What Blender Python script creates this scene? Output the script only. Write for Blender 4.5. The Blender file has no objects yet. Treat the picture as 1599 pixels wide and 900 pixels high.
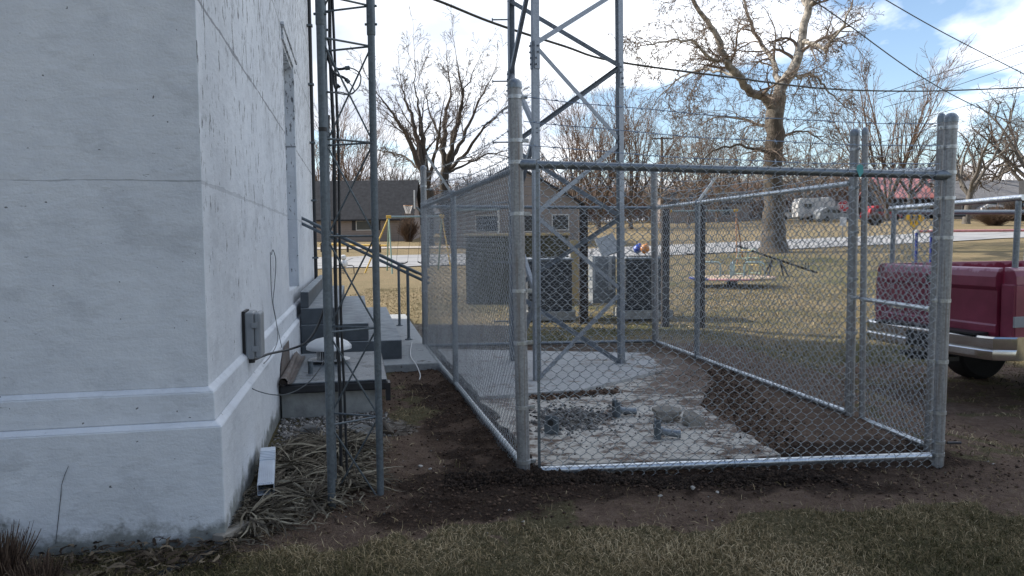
import bpy, math, random
import numpy as np
from mathutils import Vector, Matrix, Euler, Quaternion

random.seed(7)
RS = np.random.RandomState(11)
R = math.radians
scene = bpy.context.scene
COL = scene.collection

# ------------------------------------------------------------------ camera
EYE = 1.45
FPX = 1180.0
cam_data = bpy.data.cameras.new('camera')
cam = bpy.data.objects.new('camera', cam_data)
COL.objects.link(cam)
cam_data.sensor_width = 36.0
cam_data.lens = FPX / 1599.0 * 36.0
cam_data.clip_start = 0.05
cam_data.clip_end = 3000
CAM_M = Euler((R(90 - 3.5), 0, 0)).to_matrix() @ Matrix.Rotation(R(-0.54), 3, 'Z')
cam.matrix_world = Matrix.Translation((0, 0, EYE)) @ CAM_M.to_4x4()
scene.camera = cam

# ------------------------------------------------------------------ sky and sun
SUN_AZ, SUN_EL = R(-74), R(37)
sun_dir = Vector((math.sin(SUN_AZ) * math.cos(SUN_EL), math.cos(SUN_AZ) * math.cos(SUN_EL), math.sin(SUN_EL)))
sd = bpy.data.lights.new('sun', 'SUN')
sd.energy = 2.7
sd.angle = R(0.8)
sd.color = (1.0, 0.93, 0.82)
sun = bpy.data.objects.new('sun', sd)
sun.rotation_euler = (-sun_dir).to_track_quat('-Z', 'Y').to_euler()
sun.location = (-20, 10, 30)
COL.objects.link(sun)

world = bpy.data.worlds.new('World')
scene.world = world
world.use_nodes = True
nt = world.node_tree
for n in list(nt.nodes):
    nt.nodes.remove(n)
def N(t, kind, **kw):
    n = t.nodes.new(kind)
    for k, v in kw.items():
        setattr(n, k, v)
    return n
wo = N(nt, 'ShaderNodeOutputWorld')
sky = N(nt, 'ShaderNodeTexSky', sky_type='NISHITA')
sky.sun_disc = False
sky.sun_elevation = SUN_EL
sky.sun_rotation = SUN_AZ
sky.air_density = 1.0
sky.dust_density = 0.6
sky.ozone_density = 1.6
bgs = N(nt, 'ShaderNodeBackground')
bgs.inputs['Strength'].default_value = 0.085
nt.links.new(sky.outputs[0], bgs.inputs['Color'])
tc = N(nt, 'ShaderNodeTexCoord')
sep = N(nt, 'ShaderNodeSeparateXYZ')
nt.links.new(tc.outputs['Generated'], sep.inputs[0])
def wm(op, a, b=None, clamp=False):
    n = N(nt, 'ShaderNodeMath', operation=op, use_clamp=clamp)
    for i, v in enumerate((a, b)):
        if v is None: continue
        if isinstance(v, (int, float)): n.inputs[i].default_value = v
        else: nt.links.new(v, n.inputs[i])
    return n.outputs[0]
zc = wm('ADD', wm('MAXIMUM', sep.outputs['Z'], 0.0), 0.16)
cmb = N(nt, 'ShaderNodeCombineXYZ')
nt.links.new(wm('DIVIDE', sep.outputs['X'], zc), cmb.inputs['X'])
nt.links.new(wm('DIVIDE', sep.outputs['Y'], zc), cmb.inputs['Y'])
mp = N(nt, 'ShaderNodeMapping')
mp.inputs['Location'].default_value = (2.2, 1.6, 0.0)
nt.links.new(cmb.outputs[0], mp.inputs['Vector'])
cn = N(nt, 'ShaderNodeTexNoise')
cn.inputs['Scale'].default_value = 0.75
cn.inputs['Detail'].default_value = 9
cn.inputs['Roughness'].default_value = 0.52
cn.inputs['Distortion'].default_value = 0.25
nt.links.new(mp.outputs[0], cn.inputs['Vector'])
cr = N(nt, 'ShaderNodeValToRGB')
cr.color_ramp.elements[0].position = 0.45
cr.color_ramp.elements[1].position = 0.505
nt.links.new(cn.outputs['Fac'], cr.inputs['Fac'])
# cloud body tone: thicker parts greyer, brightened at front right to light the side wall
cn2 = N(nt, 'ShaderNodeTexNoise')
cn2.inputs['Scale'].default_value = 1.6
cn2.inputs['Detail'].default_value = 6
nt.links.new(mp.outputs[0], cn2.inputs['Vector'])
tone = N(nt, 'ShaderNodeValToRGB')
tone.color_ramp.elements[0].position = 0.30
tone.color_ramp.elements[0].color = (0.96, 0.98, 1.0, 1)
tone.color_ramp.elements[1].position = 0.60
tone.color_ramp.elements[1].color = (0.53, 0.58, 0.67, 1)
nt.links.new(cn2.outputs['Fac'], tone.inputs['Fac'])
dotn = N(nt, 'ShaderNodeVectorMath', operation='DOT_PRODUCT')
nt.links.new(tc.outputs['Generated'], dotn.inputs[0])
dotn.inputs[1].default_value = Vector((math.sin(R(48)), math.cos(R(48)), 0.1)).normalized()
cl_s = wm('ADD', wm('MULTIPLY', wm('MAXIMUM', wm('ADD', dotn.outputs['Value'], 0.30), 0.0), 0.54), 0.225)
bgc = N(nt, 'ShaderNodeBackground')
nt.links.new(tone.outputs[0], bgc.inputs['Color'])
nt.links.new(cl_s, bgc.inputs['Strength'])
mx = N(nt, 'ShaderNodeMixShader')
nt.links.new(cr.outputs[0], mx.inputs[0])
nt.links.new(bgs.outputs[0], mx.inputs[1])
nt.links.new(bgc.outputs[0], mx.inputs[2])
nt.links.new(mx.outputs[0], wo.inputs['Surface'])

scene.view_settings.view_transform = 'Standard'
scene.view_settings.look = 'None'
scene.view_settings.gamma = 1
scene.view_settings.exposure = 1.34
scene.view_settings.use_curve_mapping = False
scene.render.engine = 'CYCLES'
scene.cycles.max_bounces = 6
scene.cycles.transparent_max_bounces = 6

# ------------------------------------------------------------------ projection helpers
def ray(px, py):
    d = CAM_M @ Vector(((px - 799.5) / FPX, (450 - py) / FPX, -1.0))
    return d / d.y
def P(px, py, D):
    """a point seen at (px, py) standing D metres ahead"""
    d = ray(px, py)
    return Vector((0, 0, EYE)) + d * D

def smooth(a, b, x):
    t = np.clip((x - a) / (b - a), 0, 1)
    return t * t * (3 - 2 * t)

def _hash(ix, iy, seed):
    h = (ix.astype(np.int64) * 374761393 + iy.astype(np.int64) * 668265263 + seed * 1442695041) & 0x7fffffff
    h = ((h ^ (h >> 13)) * 1274126177) & 0x7fffffff
    return ((h ^ (h >> 16)) & 0xffff) / 65535.0
def vnoise(x, y, seed=0):
    ix, iy = np.floor(x), np.floor(y)
    fx, fy = x - ix, y - iy
    fx = fx * fx * (3 - 2 * fx); fy = fy * fy * (3 - 2 * fy)
    a = _hash(ix, iy, seed); b = _hash(ix + 1, iy, seed)
    c = _hash(ix, iy + 1, seed); d = _hash(ix + 1, iy + 1, seed)
    return (a * (1 - fx) + b * fx) * (1 - fy) + (c * (1 - fx) + d * fx) * fy
def fbm(x, y, seed=0, oct=4):
    s = 0; a = 0.5; t = 0
    for o in range(oct):
        s = s + a * vnoise(x * 2 ** o + 17.3 * o, y * 2 ** o - 9.1 * o, seed + o); t += a; a *= 0.5
    return s / t

YK = np.array([0, 22, 30, 36, 42, 50, 58, 70, 100, 160, 260, 2000.])
ZK = np.array([0, 0, .06, .20, .50, .86, 1.16, 1.70, 3.3, 5.2, 7.0, 9.0])
def terrain_big(x, y):
    z = np.interp(y, YK, ZK)
    z = z + 0.020 * np.clip(x, 0, 40) * smooth(26, 44, y)
    z = z - 0.29 * smooth(3.0, 4.4, x) * smooth(13.5, 9.5, y) * smooth(4.0, 6.0, y)
    return z

# enclosure corner posts on the ground
FL = Vector((0.07, 4.62)); FR = Vector((2.70, 4.80)); RL = Vector((-1.18, 10.15)); RR = Vector((1.98, 10.4)); GP = Vector((2.70, 6.02))
GL = Vector((2.83, 4.95))

def segdist(x, y, A, B):
    ax, ay = A; bx, by = B
    dx, dy = bx - ax, by - ay
    t = np.clip(((x - ax) * dx + (y - ay) * dy) / (dx * dx + dy * dy), 0, 1)
    return np.hypot(x - ax - t * dx, y - ay - t * dy)

def masks(x, y):
    n1 = fbm(x * 1.1, y * 1.1, 3, 4); n2 = fbm(x * 4.5, y * 4.5, 9, 3); n3 = fbm(x * .35, y * .35, 21, 3)
    yb = 3.66 + 0.8 * (n1 - .5) + 0.45 * (n2 - .5) + 0.30 * smooth(1.0, 2.5, x)
    front = smooth(-.05, .05, y - yb)                      # 1 beyond the foreground grass
    # disturbed dark soil: band in front of the fence, and the lane beside it
    dfl = np.minimum(segdist(x, y, FL, FR), segdist(x, y, FL, RL))
    dark = smooth(.80, .25, dfl + .6 * (n2 - .5) + .5 * (n1 - .5)) * front
    dark = np.maximum(dark, smooth(0.9, .35, np.hypot((x + .45) / 1.2, (y - 4.25) / .8) + .5 * (n2 - .5)) * front)
    dark = dark * smooth(3.9, 2.5, x + 1.2 * (n1 - .5)) * (.45 + .55 * smooth(.38, .55, n2 * .4 + n1 * .6))
    lane = smooth(-1.5, -1.2, x) * smooth(0.1, -0.1, x) * smooth(9.2, 8.4, y)
    brown = np.maximum(lane * front, smooth(.15, .5, x) * front * smooth(10.8, 9.6, y + 1.2 * (n1 - .5)) * smooth(9.0, 5.0, x + 3 * (n1 - .5)))
    tufts = smooth(.50, .62, n2 * .5 + n1 * .5) * smooth(4.6, 5.4, y + x * .3)
    inside = smooth(0, .15, x - .12 + .22 * (y - 4.6)) * smooth(3.0, 2.7, x) * smooth(10.7, 10.3, y) * smooth(4.7, 4.9, y)
    tufts = tufts * (1 - inside)
    brown = np.maximum(brown, inside)
    brown = brown * (1 - .65 * tufts * smooth(.9, .5, dark))
    green = smooth(.40, .62, n3 * .6 + n1 * .4)
    return dark, brown, green, n1, n2

def relief(x, y):
    dark, brown, green, n1, n2 = masks(x, y)
    d_f = segdist(x, y, FL, FR); d_l = segdist(x, y, FL, RL)
    near = smooth(16, 8, y) * smooth(12, 7, np.abs(x))
    z = (.035 * (n1 - .5) + .012 * (n2 - .5)) * near
    n4 = fbm(x * 14, y * 14, 31, 3); n5 = fbm(x * 34, y * 34, 57, 2)
    z = z + dark * (.034 * (n4 - .5) + .018 * (n5 - .5) + .012) * near + brown * (.012 * (n4 - .5) + .008 * (n5 - .5)) * near
    z = z + (1 - dark) * .010 * (n4 - .5) * near
    z = z + .016 * np.exp(-(d_f / .16) ** 2) * (1.6 * smooth(.35, .7, n1)) * smooth(4.72, 4.60, y) - .018 * np.exp(-(d_f / .35) ** 2) + .03 * np.exp(-(d_l / .18) ** 2) * n4
    z = z + .05 * smooth(.5, .1, np.hypot((x + 1.05) / 1.0, (y - 5.2) / 1.2)) * near
    ins = smooth(0, .15, x - .12 + .22 * (y - 4.6)) * smooth(3.0, 2.7, x) * smooth(10.7, 10.3, y) * smooth(4.75, 4.95, y)
    z = z * (1 - .5 * ins) + .026 * ins
    return z
def ground_z(x, y):
    xa, ya = np.atleast_1d(np.asarray(x, float)), np.atleast_1d(np.asarray(y, float))
    z = terrain_big(xa, ya) + relief(xa, ya)
    return float(z[0]) if np.isscalar(x) or np.ndim(x) == 0 else z
def T(px, py):
    """where the ground is seen at (px, py)"""
    d = ray(px, py)
    lo = 1.5
    D = lo
    while D < 900:
        p = Vector((0, 0, EYE)) + d * D
        if p.z <= float(terrain_big(np.array([p.x]), np.array([p.y]))[0]):
            return p
        D *= 1.004
    return p
def GZ(x, y):
    return float(terrain_big(np.array([float(x)]), np.array([float(y)]))[0])

# ------------------------------------------------------------------ tags
def tag(o, label=None, cat=None, group=None, kind=None):
    if label: o['label'] = label
    if cat: o['category'] = cat
    if group: o['group'] = group
    if kind: o['kind'] = kind
    return o
def empty(name, loc=(0, 0, 0), rz=0.0, label=None, cat=None, group=None):
    o = bpy.data.objects.new(name, None)
    COL.objects.link(o)
    o.location = loc
    o.rotation_euler = (0, 0, rz)
    o.empty_display_size = 0.2
    return tag(o, label, cat, group)
def link(name, me, m, parent=None):
    o = bpy.data.objects.new(name, me)
    COL.objects.link(o)
    if m is not None and not me.materials: me.materials.append(m)
    if parent is not None: o.parent = parent
    return o
def copy_tree(o, parent=None):
    c = o.copy(); COL.objects.link(c)
    if parent is not None: c.parent = parent
    for ch in list(o.children): copy_tree(ch, c)
    return c

# ------------------------------------------------------------------ mesh builders
class MB:
    def __init__(s): s.v = []; s.f = []
    def add(s, vs, fs):
        b = len(s.v); s.v += [tuple(v) for v in vs]; s.f += [tuple(b + i for i in f) for f in fs]; return s
    def box(s, c, d, rot=None):
        hx, hy, hz = d[0] / 2, d[1] / 2, d[2] / 2
        vs = [Vector((x, y, z)) for z in (-hz, hz) for x, y in ((-hx, -hy), (hx, -hy), (hx, hy), (-hx, hy))]
        if rot is not None: vs = [rot @ v for v in vs]
        vs = [v + Vector(c) for v in vs]
        return s.add(vs, [(3, 2, 1, 0), (4, 5, 6, 7), (0, 1, 5, 4), (1, 2, 6, 5), (2, 3, 7, 6), (3, 0, 4, 7)])
    def bx(s, x0, x1, y0, y1, z0, z1):
        return s.box(((x0 + x1) / 2, (y0 + y1) / 2, (z0 + z1) / 2), (abs(x1 - x0), abs(y1 - y0), abs(z1 - z0)))
    def tube(s, pts, r, n=8, caps=True, ref=None):
        pts = [Vector(p) for p in pts]
        rs = r if isinstance(r, (list, tuple)) else [r] * len(pts)
        b = len(s.v); up = None
        for i, p in enumerate(pts):
            t = (pts[min(i + 1, len(pts) - 1)] - pts[max(i - 1, 0)])
            if t.length < 1e-9: t = Vector((0, 0, 1))
            t.normalize()
            if up is None:
                a = ref if ref is not None else (Vector((0, 0, 1)) if abs(t.z) < .9 else Vector((1, 0, 0)))
                up = (a - t * a.dot(t)).normalized()
            else:
                up = (up - t * up.dot(t))
                if up.length < 1e-6: up = t.orthogonal()
                up.normalize()
            sd_ = t.cross(up)
            for k in range(n):
                a = 2 * math.pi * (k + .5) / n
                s.v.append(tuple(p + (up * math.cos(a) + sd_ * math.sin(a)) * rs[i]))
        for i in range(len(pts) - 1):
            for k in range(n):
                a = b + i * n + k; c = b + i * n + (k + 1) % n
                s.f.append((a, c, c + n, a + n))
        if caps:
            s.f.append(tuple(b + k for k in reversed(range(n))))
            s.f.append(tuple(b + (len(pts) - 1) * n + k for k in range(n)))
        return s
    def lathe(s, c, prof, n=20, axis=None):
        """prof: (radius, height) pairs"""
        q = Vector((0, 0, 1)).rotation_difference(Vector(axis)) if axis is not None else Quaternion()
        b = len(s.v)
        for r, h in prof:
            for k in range(n):
                a = 2 * math.pi * k / n
                s.v.append(tuple(Vector(c) + q @ Vector((r * math.cos(a), r * math.sin(a), h))))
        for i in range(len(prof) - 1):
            for k in range(n):
                a = b + i * n + k; d = b + i * n + (k + 1) % n
                s.f.append((a, d, d + n, a + n))
        s.f.append(tuple(b + k for k in reversed(range(n))))
        s.f.append(tuple(b + (len(prof) - 1) * n + k for k in range(n)))
        return s
    def prism(s, poly, lift):
        """poly: list of 3d points, lift: extrusion vector"""
        n = len(poly); L = Vector(lift)
        vs = [Vector(p) for p in poly]; vs += [v + L for v in vs]
        fs = [tuple(reversed(range(n))), tuple(range(n, 2 * n))]
        fs += [(i, (i + 1) % n, (i + 1) % n + n, i + n) for i in range(n)]
        return s.add(vs, fs)
    def build(s, name, m, parent=None, smooth=False, bevel=0, auto=35):
        me = bpy.data.meshes.new(name)
        me.from_pydata(s.v, [], s.f)
        me.validate()
        import bmesh
        bm = bmesh.new(); bm.from_mesh(me)
        bmesh.ops.recalc_face_normals(bm, faces=bm.faces)
        if smooth:
            for f in bm.faces: f.smooth = True
            for e in bm.edges:
                if len(e.link_faces) == 2 and e.calc_face_angle(0) > R(auto): e.smooth = False
        bm.to_mesh(me); bm.free()
        o = link(name, me, m, parent)
        if bevel:
            md = o.modifiers.new('bevel', 'BEVEL'); md.width = bevel; md.segments = 2; md.limit_method = 'ANGLE'
        return o

def np_mesh(name, verts, quads, m, parent=None, smooth=False, attrs=None):
    me = bpy.data.meshes.new(name)
    nv, nf = len(verts), len(quads)
    k = quads.shape[1]
    me.vertices.add(nv); me.vertices.foreach_set('co', np.ascontiguousarray(verts, dtype=np.float32).ravel())
    me.loops.add(nf * k); me.loops.foreach_set('vertex_index', np.ascontiguousarray(quads, dtype=np.int32).ravel())
    me.polygons.add(nf)
    me.polygons.foreach_set('loop_start', np.arange(0, nf * k, k, dtype=np.int32))
    if smooth: me.polygons.foreach_set('use_smooth', np.ones(nf, dtype=bool))
    me.update(calc_edges=True)
    if attrs:
        for an, av in attrs.items():
            a = me.attributes.new(an, 'FLOAT', 'POINT'); a.data.foreach_set('value', np.asarray(av, dtype=np.float32))
    return link(name, me, m, parent)

def batch_tubes(Pt, Rd, n, ref=None):
    """Pt (K,N,3) polylines, Rd scalar or (K,N); returns verts, quads"""
    Pt = np.asarray(Pt, float); K, M, _ = Pt.shape
    Rd = np.broadcast_to(np.asarray(Rd, float), (K, M))
    tg = np.empty_like(Pt); tg[:, 1:-1] = Pt[:, 2:] - Pt[:, :-2]; tg[:, 0] = Pt[:, 1] - Pt[:, 0]; tg[:, -1] = Pt[:, -1] - Pt[:, -2]
    tg /= np.maximum(np.linalg.norm(tg, axis=2, keepdims=True), 1e-9)
    if ref is None:
        up = np.zeros_like(tg); vert = np.abs(tg[..., 2]) > .8
        up[..., 2] = 1; up[vert] = (1, 0, 0)
    else:
        up = np.broadcast_to(np.asarray(ref, float), tg.shape)
    a = np.cross(tg, up); a /= np.maximum(np.linalg.norm(a, axis=2, keepdims=True), 1e-9)
    b = np.cross(a, tg)
    ang = 2 * np.pi * (np.arange(n) + .5) / n
    V = Pt[:, :, None, :] + Rd[:, :, None, None] * (a[:, :, None, :] * np.cos(ang)[None, None, :, None] + b[:, :, None, :] * np.sin(ang)[None, None, :, None])
    V = V.reshape(-1, 3)
    k, i, j = np.meshgrid(np.arange(K), np.arange(M - 1), np.arange(n), indexing='ij')
    base = (k * M + i) * n
    q = np.stack([base + j, base + (j + 1) % n, base + n + (j + 1) % n, base + n + j], -1).reshape(-1, 4)
    return V, q

# ------------------------------------------------------------------ materials
def newmat(name):
    m = bpy.data.materials.new(name); m.use_nodes = True
    t = m.node_tree
    b = t.nodes.get('Principled BSDF')
    return m, t, b
def noise_node(t, scale, detail=4, rough=.55, vec=None, dist=0):
    n = N(t, 'ShaderNodeTexNoise')
    n.inputs['Scale'].default_value = scale; n.inputs['Detail'].default_value = detail
    n.inputs['Roughness'].default_value = rough; n.inputs['Distortion'].default_value = dist
    if vec is not None: t.links.new(vec, n.inputs['Vector'])
    return n.outputs['Fac']
def ramp(t, fac, stops):
    r = N(t, 'ShaderNodeValToRGB')
    els = r.color_ramp.elements
    while len(els) < len(stops): els.new(.5)
    for e, (p, c) in zip(els, stops):
        e.position = p; e.color = (c[0], c[1], c[2], 1) if not isinstance(c, (int, float)) else (c, c, c, 1)
    t.links.new(fac, r.inputs['Fac'])
    return r.outputs[0]
def mixc(t, fac, a, b, mode='MIX'):
    n = N(t, 'ShaderNodeMix', data_type='RGBA', blend_type=mode)
    for i, v in ((0, fac), (6, a), (7, b)):
        if isinstance(v, (int, float)): n.inputs[i].default_value = v
        elif isinstance(v, tuple): n.inputs[i].default_value = (v[0], v[1], v[2], 1)
        else: t.links.new(v, n.inputs[i])
    return n.outputs[2]
def mth(t, op, a, b=None, clamp=False):
    n = N(t, 'ShaderNodeMath', operation=op, use_clamp=clamp)
    for i, v in enumerate((a, b)):
        if v is None: continue
        if isinstance(v, (int, float)): n.inputs[i].default_value = v
        else: t.links.new(v, n.inputs[i])
    return n.outputs[0]
def bump(t, b, h, strength, dist=.01, prev=None):
    n = N(t, 'ShaderNodeBump'); n.inputs['Strength'].default_value = strength; n.inputs['Distance'].default_value = dist
    t.links.new(h, n.inputs['Height'])
    if prev is not None: t.links.new(prev, n.inputs['Normal'])
    t.links.new(n.outputs[0], b.inputs['Normal'])
    return n.outputs[0]
def objvec(t, scale=(1, 1, 1), rot=(0, 0, 0), world_space=False):
    if world_space:
        c = N(t, 'ShaderNodeNewGeometry').outputs['Position']
    else:
        c = N(t, 'ShaderNodeTexCoord').outputs['Object']
    m = N(t, 'ShaderNodeMapping')
    if scale != (1, 1, 1): m.inputs['Location'].default_value = (3.371, 5.137, 2.713)
    m.inputs['Scale'].default_value = scale; m.inputs['Rotation'].default_value = rot
    t.links.new(c, m.inputs['Vector'])
    return m.outputs[0]
def simple(name, c, rough=.7, metal=0.0, var=.25, scale=12, bs=.15, bd=.004, c2=None, spec=None):
    m, t, b = newmat(name)
    v = objvec(t)
    f = noise_node(t, scale, 5, .6, v)
    c2 = c2 or tuple(x * (1 - var) for x in c)
    hi = tuple(min(1, x * (1 + var * .5)) for x in c)
    t.links.new(ramp(t, f, [(.3, c2), (.7, hi)]), b.inputs['Base Color'])
    b.inputs['Roughness'].default_value = rough; b.inputs['Metallic'].default_value = metal
    if spec is not None: b.inputs['Specular IOR Level'].default_value = spec
    if bs: bump(t, b, noise_node(t, scale * 6, 4, .6, v), bs, bd)
    return m

def galv(name, base=(.33, .36, .39), rough=.42, metal=.75, spangle=90, streak=0.0, dark=.7):
    m, t, b = newmat(name)
    v = objvec(t)
    vo = N(t, 'ShaderNodeTexVoronoi'); vo.inputs['Scale'].default_value = spangle; t.links.new(v, vo.inputs['Vector'])
    f = mth(t, 'ADD', mth(t, 'MULTIPLY', vo.outputs['Color'], .4), mth(t, 'MULTIPLY', noise_node(t, 5, 5, .65, v), .6))
    lo = tuple(x * dark for x in base); hi = tuple(min(1, x * 1.25) for x in base)
    col = ramp(t, f, [(.25, lo), (.7, hi)])
    if streak:
        s = noise_node(t, 1.0, 4, .6, objvec(t, (90, 90, 2.0)))
        col = mixc(t, mth(t, 'MULTIPLY', ramp(t, s, [(.48, 0), (.68, 1)]), streak), col, (.20, .16, .14))
    t.links.new(col, b.inputs['Base Color'])
    b.inputs['Metallic'].default_value = metal
    t.links.new(ramp(t, f, [(.2, rough - .07), (.8, rough + .12)]), b.inputs['Roughness'])
    return m

M = {}
M['galv'] = galv('galvanised pipe', (.24, .27, .30))
M['galv_bright'] = galv('bright galvanised rail', (.62, .66, .70), .30, .85)
M['galv_post'] = galv('weathered post', (.34, .35, .36), .5, .6, streak=.75)
M['galv_tower'] = galv('tower steel', (.25, .28, .32), .5, .6, 60)
M['galv_wire'] = galv('chain link wire', (.42, .45, .48), .28, .95, 300, dark=.5)
M['galv_mast'] = galv('mast steel', (.125, .15, .17), .5, .4, 80)
M['alu'] = galv('band aluminium', (.48, .50, .52), .38, .85)
M['black_cable'] = simple('black cable', (.02, .022, .026), .5, 0, .3, 30, .05)
M['grey_cable'] = simple('grey cable', (.16, .17, .18), .6)
M['dark_bolt'] = simple('dark bolt', (.08, .08, .085), .5, .6)

def wall_paint(name, streaky):
    m, t, b = newmat(name)
    v = objvec(t)
    sp = N(t, 'ShaderNodeSeparateXYZ'); t.links.new(v, sp.inputs[0])
    big = noise_node(t, .9, 4, .6, v); med = noise_node(t, 1, 6, .65, objvec(t, (7, 7, 7.001)))
    col = ramp(t, mth(t, 'ADD', mth(t, 'MULTIPLY', big, .5), mth(t, 'MULTIPLY', med, .5)), [(.36, (.59, .625, .675)), (.60, (.70, .735, .78))])
    # pits
    vo = N(t, 'ShaderNodeTexVoronoi'); vo.inputs['Scale'].default_value = 17; vo.inputs['Randomness'].default_value = 1
    wv = N(t, 'ShaderNodeVectorMath', operation='ADD'); t.links.new(v, wv.inputs[0])
    nn = N(t, 'ShaderNodeTexNoise'); nn.inputs['Scale'].default_value = 40; t.links.new(v, nn.inputs['Vector'])
    sc = N(t, 'ShaderNodeVectorMath', operation='SCALE'); sc.inputs['Scale'].default_value = .035; t.links.new(nn.outputs['Color'], sc.inputs[0]); t.links.new(sc.outputs[0], wv.inputs[1])
    t.links.new(wv.outputs[0], vo.inputs['Vector'])
    spc = N(t, 'ShaderNodeSeparateColor'); t.links.new(vo.outputs['Color'], spc.inputs[0])
    thr = mth(t, 'MULTIPLY', mth(t, 'MAXIMUM', mth(t, 'SUBTRACT', spc.outputs[0], .34), 0), .155)
    pit = mth(t, 'LESS_THAN', vo.outputs['Distance'], thr)
    col = mixc(t, mth(t, 'MULTIPLY', pit, .85), col, (.07, .075, .085))
    crk = mth(t, 'ADD', noise_node(t, 1, 5, .7, objvec(t, (9, 9, 42))), mth(t, 'MULTIPLY', noise_node(t, 1, 2, .5, objvec(t, (1.7, 1.7, 2.3))), .22))
    cf = ramp(t, crk, [(.80, 0), (.815, 1)])
    col = mixc(t, mth(t, 'MULTIPLY', cf, .6), col, (.10, .11, .125))
    patch = ramp(t, noise_node(t, 1, 7, .7, objvec(t, (2.1, 2.1, 3.3))), [(.40, .86), (.47, 1.0)])
    col = mixc(t, .8, col, patch, 'MULTIPLY')
    h = mth(t, 'SUBTRACT', mth(t, 'ADD', mth(t, 'MULTIPLY', noise_node(t, 75, 4, .6, v), .35), mth(t, 'MULTIPLY', noise_node(t, 1, 5, .62, objvec(t, (7, 7, 15))), 1.0)), mth(t, 'MULTIPLY', pit, .8))
    if streaky:
        s = noise_node(t, 1, 6, .72, objvec(t, (20, 20, 7)))
        s2 = noise_node(t, 1, 3, .6, objvec(t, (1.2, 1.25, .7)))
        hz = ramp(t, mth(t, 'DIVIDE', sp.outputs['Z'], 6.0), [(.10, .0), (.55, 1.0)])
        k = mth(t, 'ADD', mth(t, 'ADD', s, mth(t, 'MULTIPLY', hz, .095)), mth(t, 'MULTIPLY', s2, .09))
        fl = ramp(t, k, [(.698, 0), (.712, 1)])
        col = mixc(t, mth(t, 'MULTIPLY', fl, .82), col, (.035, .04, .05))
        lines = [(2.63, 1), (3.72, 1), (4.7, 1), (1.75, .35)]
    else:
        lines = [(1.755, .55), (2.72, .5)]
    wob = mth(t, 'MULTIPLY', mth(t, 'SUBTRACT', noise_node(t, 2.2, 5, .6, v), .5), .035)
    zz = mth(t, 'ADD', sp.outputs['Z'], wob)
    brk = noise_node(t, 3.1, 4, .6, v)
    for z0, st in lines:
        w = mth(t, 'MULTIPLY', mth(t, 'MAXIMUM', mth(t, 'SUBTRACT', brk, .30), 0), .045 if streaky else .016)
        ln = mth(t, 'LESS_THAN', mth(t, 'ABSOLUTE', mth(t, 'SUBTRACT', zz, z0)), w)
        col = mixc(t, mth(t, 'MULTIPLY', ln, .75 * st), col, (.12, .13, .15))
        h = mth(t, 'SUBTRACT', h, mth(t, 'MULTIPLY', ln, .8))
    # grime and moss just above the ground
    g = mth(t, 'ADD', mth(t, 'MULTIPLY', sp.outputs['Z'], -2.4), mth(t, 'ADD', mth(t, 'MULTIPLY', noise_node(t, 6, 6, .7, v), 1.15), mth(t, 'MULTIPLY', noise_node(t, 1.5, 2, .5, v), .5)))
    gf = ramp(t, g, [(.45, 0), (.66, 1)])
    gc = ramp(t, noise_node(t, 9, 5, .6, v), [(.35, (.06, .065, .055)), (.6, (.20, .215, .20)), (.75, (.08, .095, .045))])
    col = mixc(t, mth(t, 'MULTIPLY', gf, .85), col, gc)
    t.links.new(col, b.inputs['Base Color'])
    b.inputs['Roughness'].default_value = .62
    bump(t, b, h, .6, .012)
    return m
M['wall_front'] = wall_paint('painted concrete front', False)
M['wall_side'] = wall_paint('painted concrete side', True)
M['step'] = simple('shaded step riser', (.085, .10, .115), .6, 0, .35, 5, .4, .006)  # riser colour darkened to paint in the shade on the upright faces
M['tread'] = simple('sky lit step tread', (.27, .30, .325), .7, 0, .4, 6, .5, .006)  # paler copy of the step colour, skylight painted onto the tops
M['concrete'] = simple('old concrete', (.36, .37, .36), .85, 0, .35, 7, .5, .006)

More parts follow.
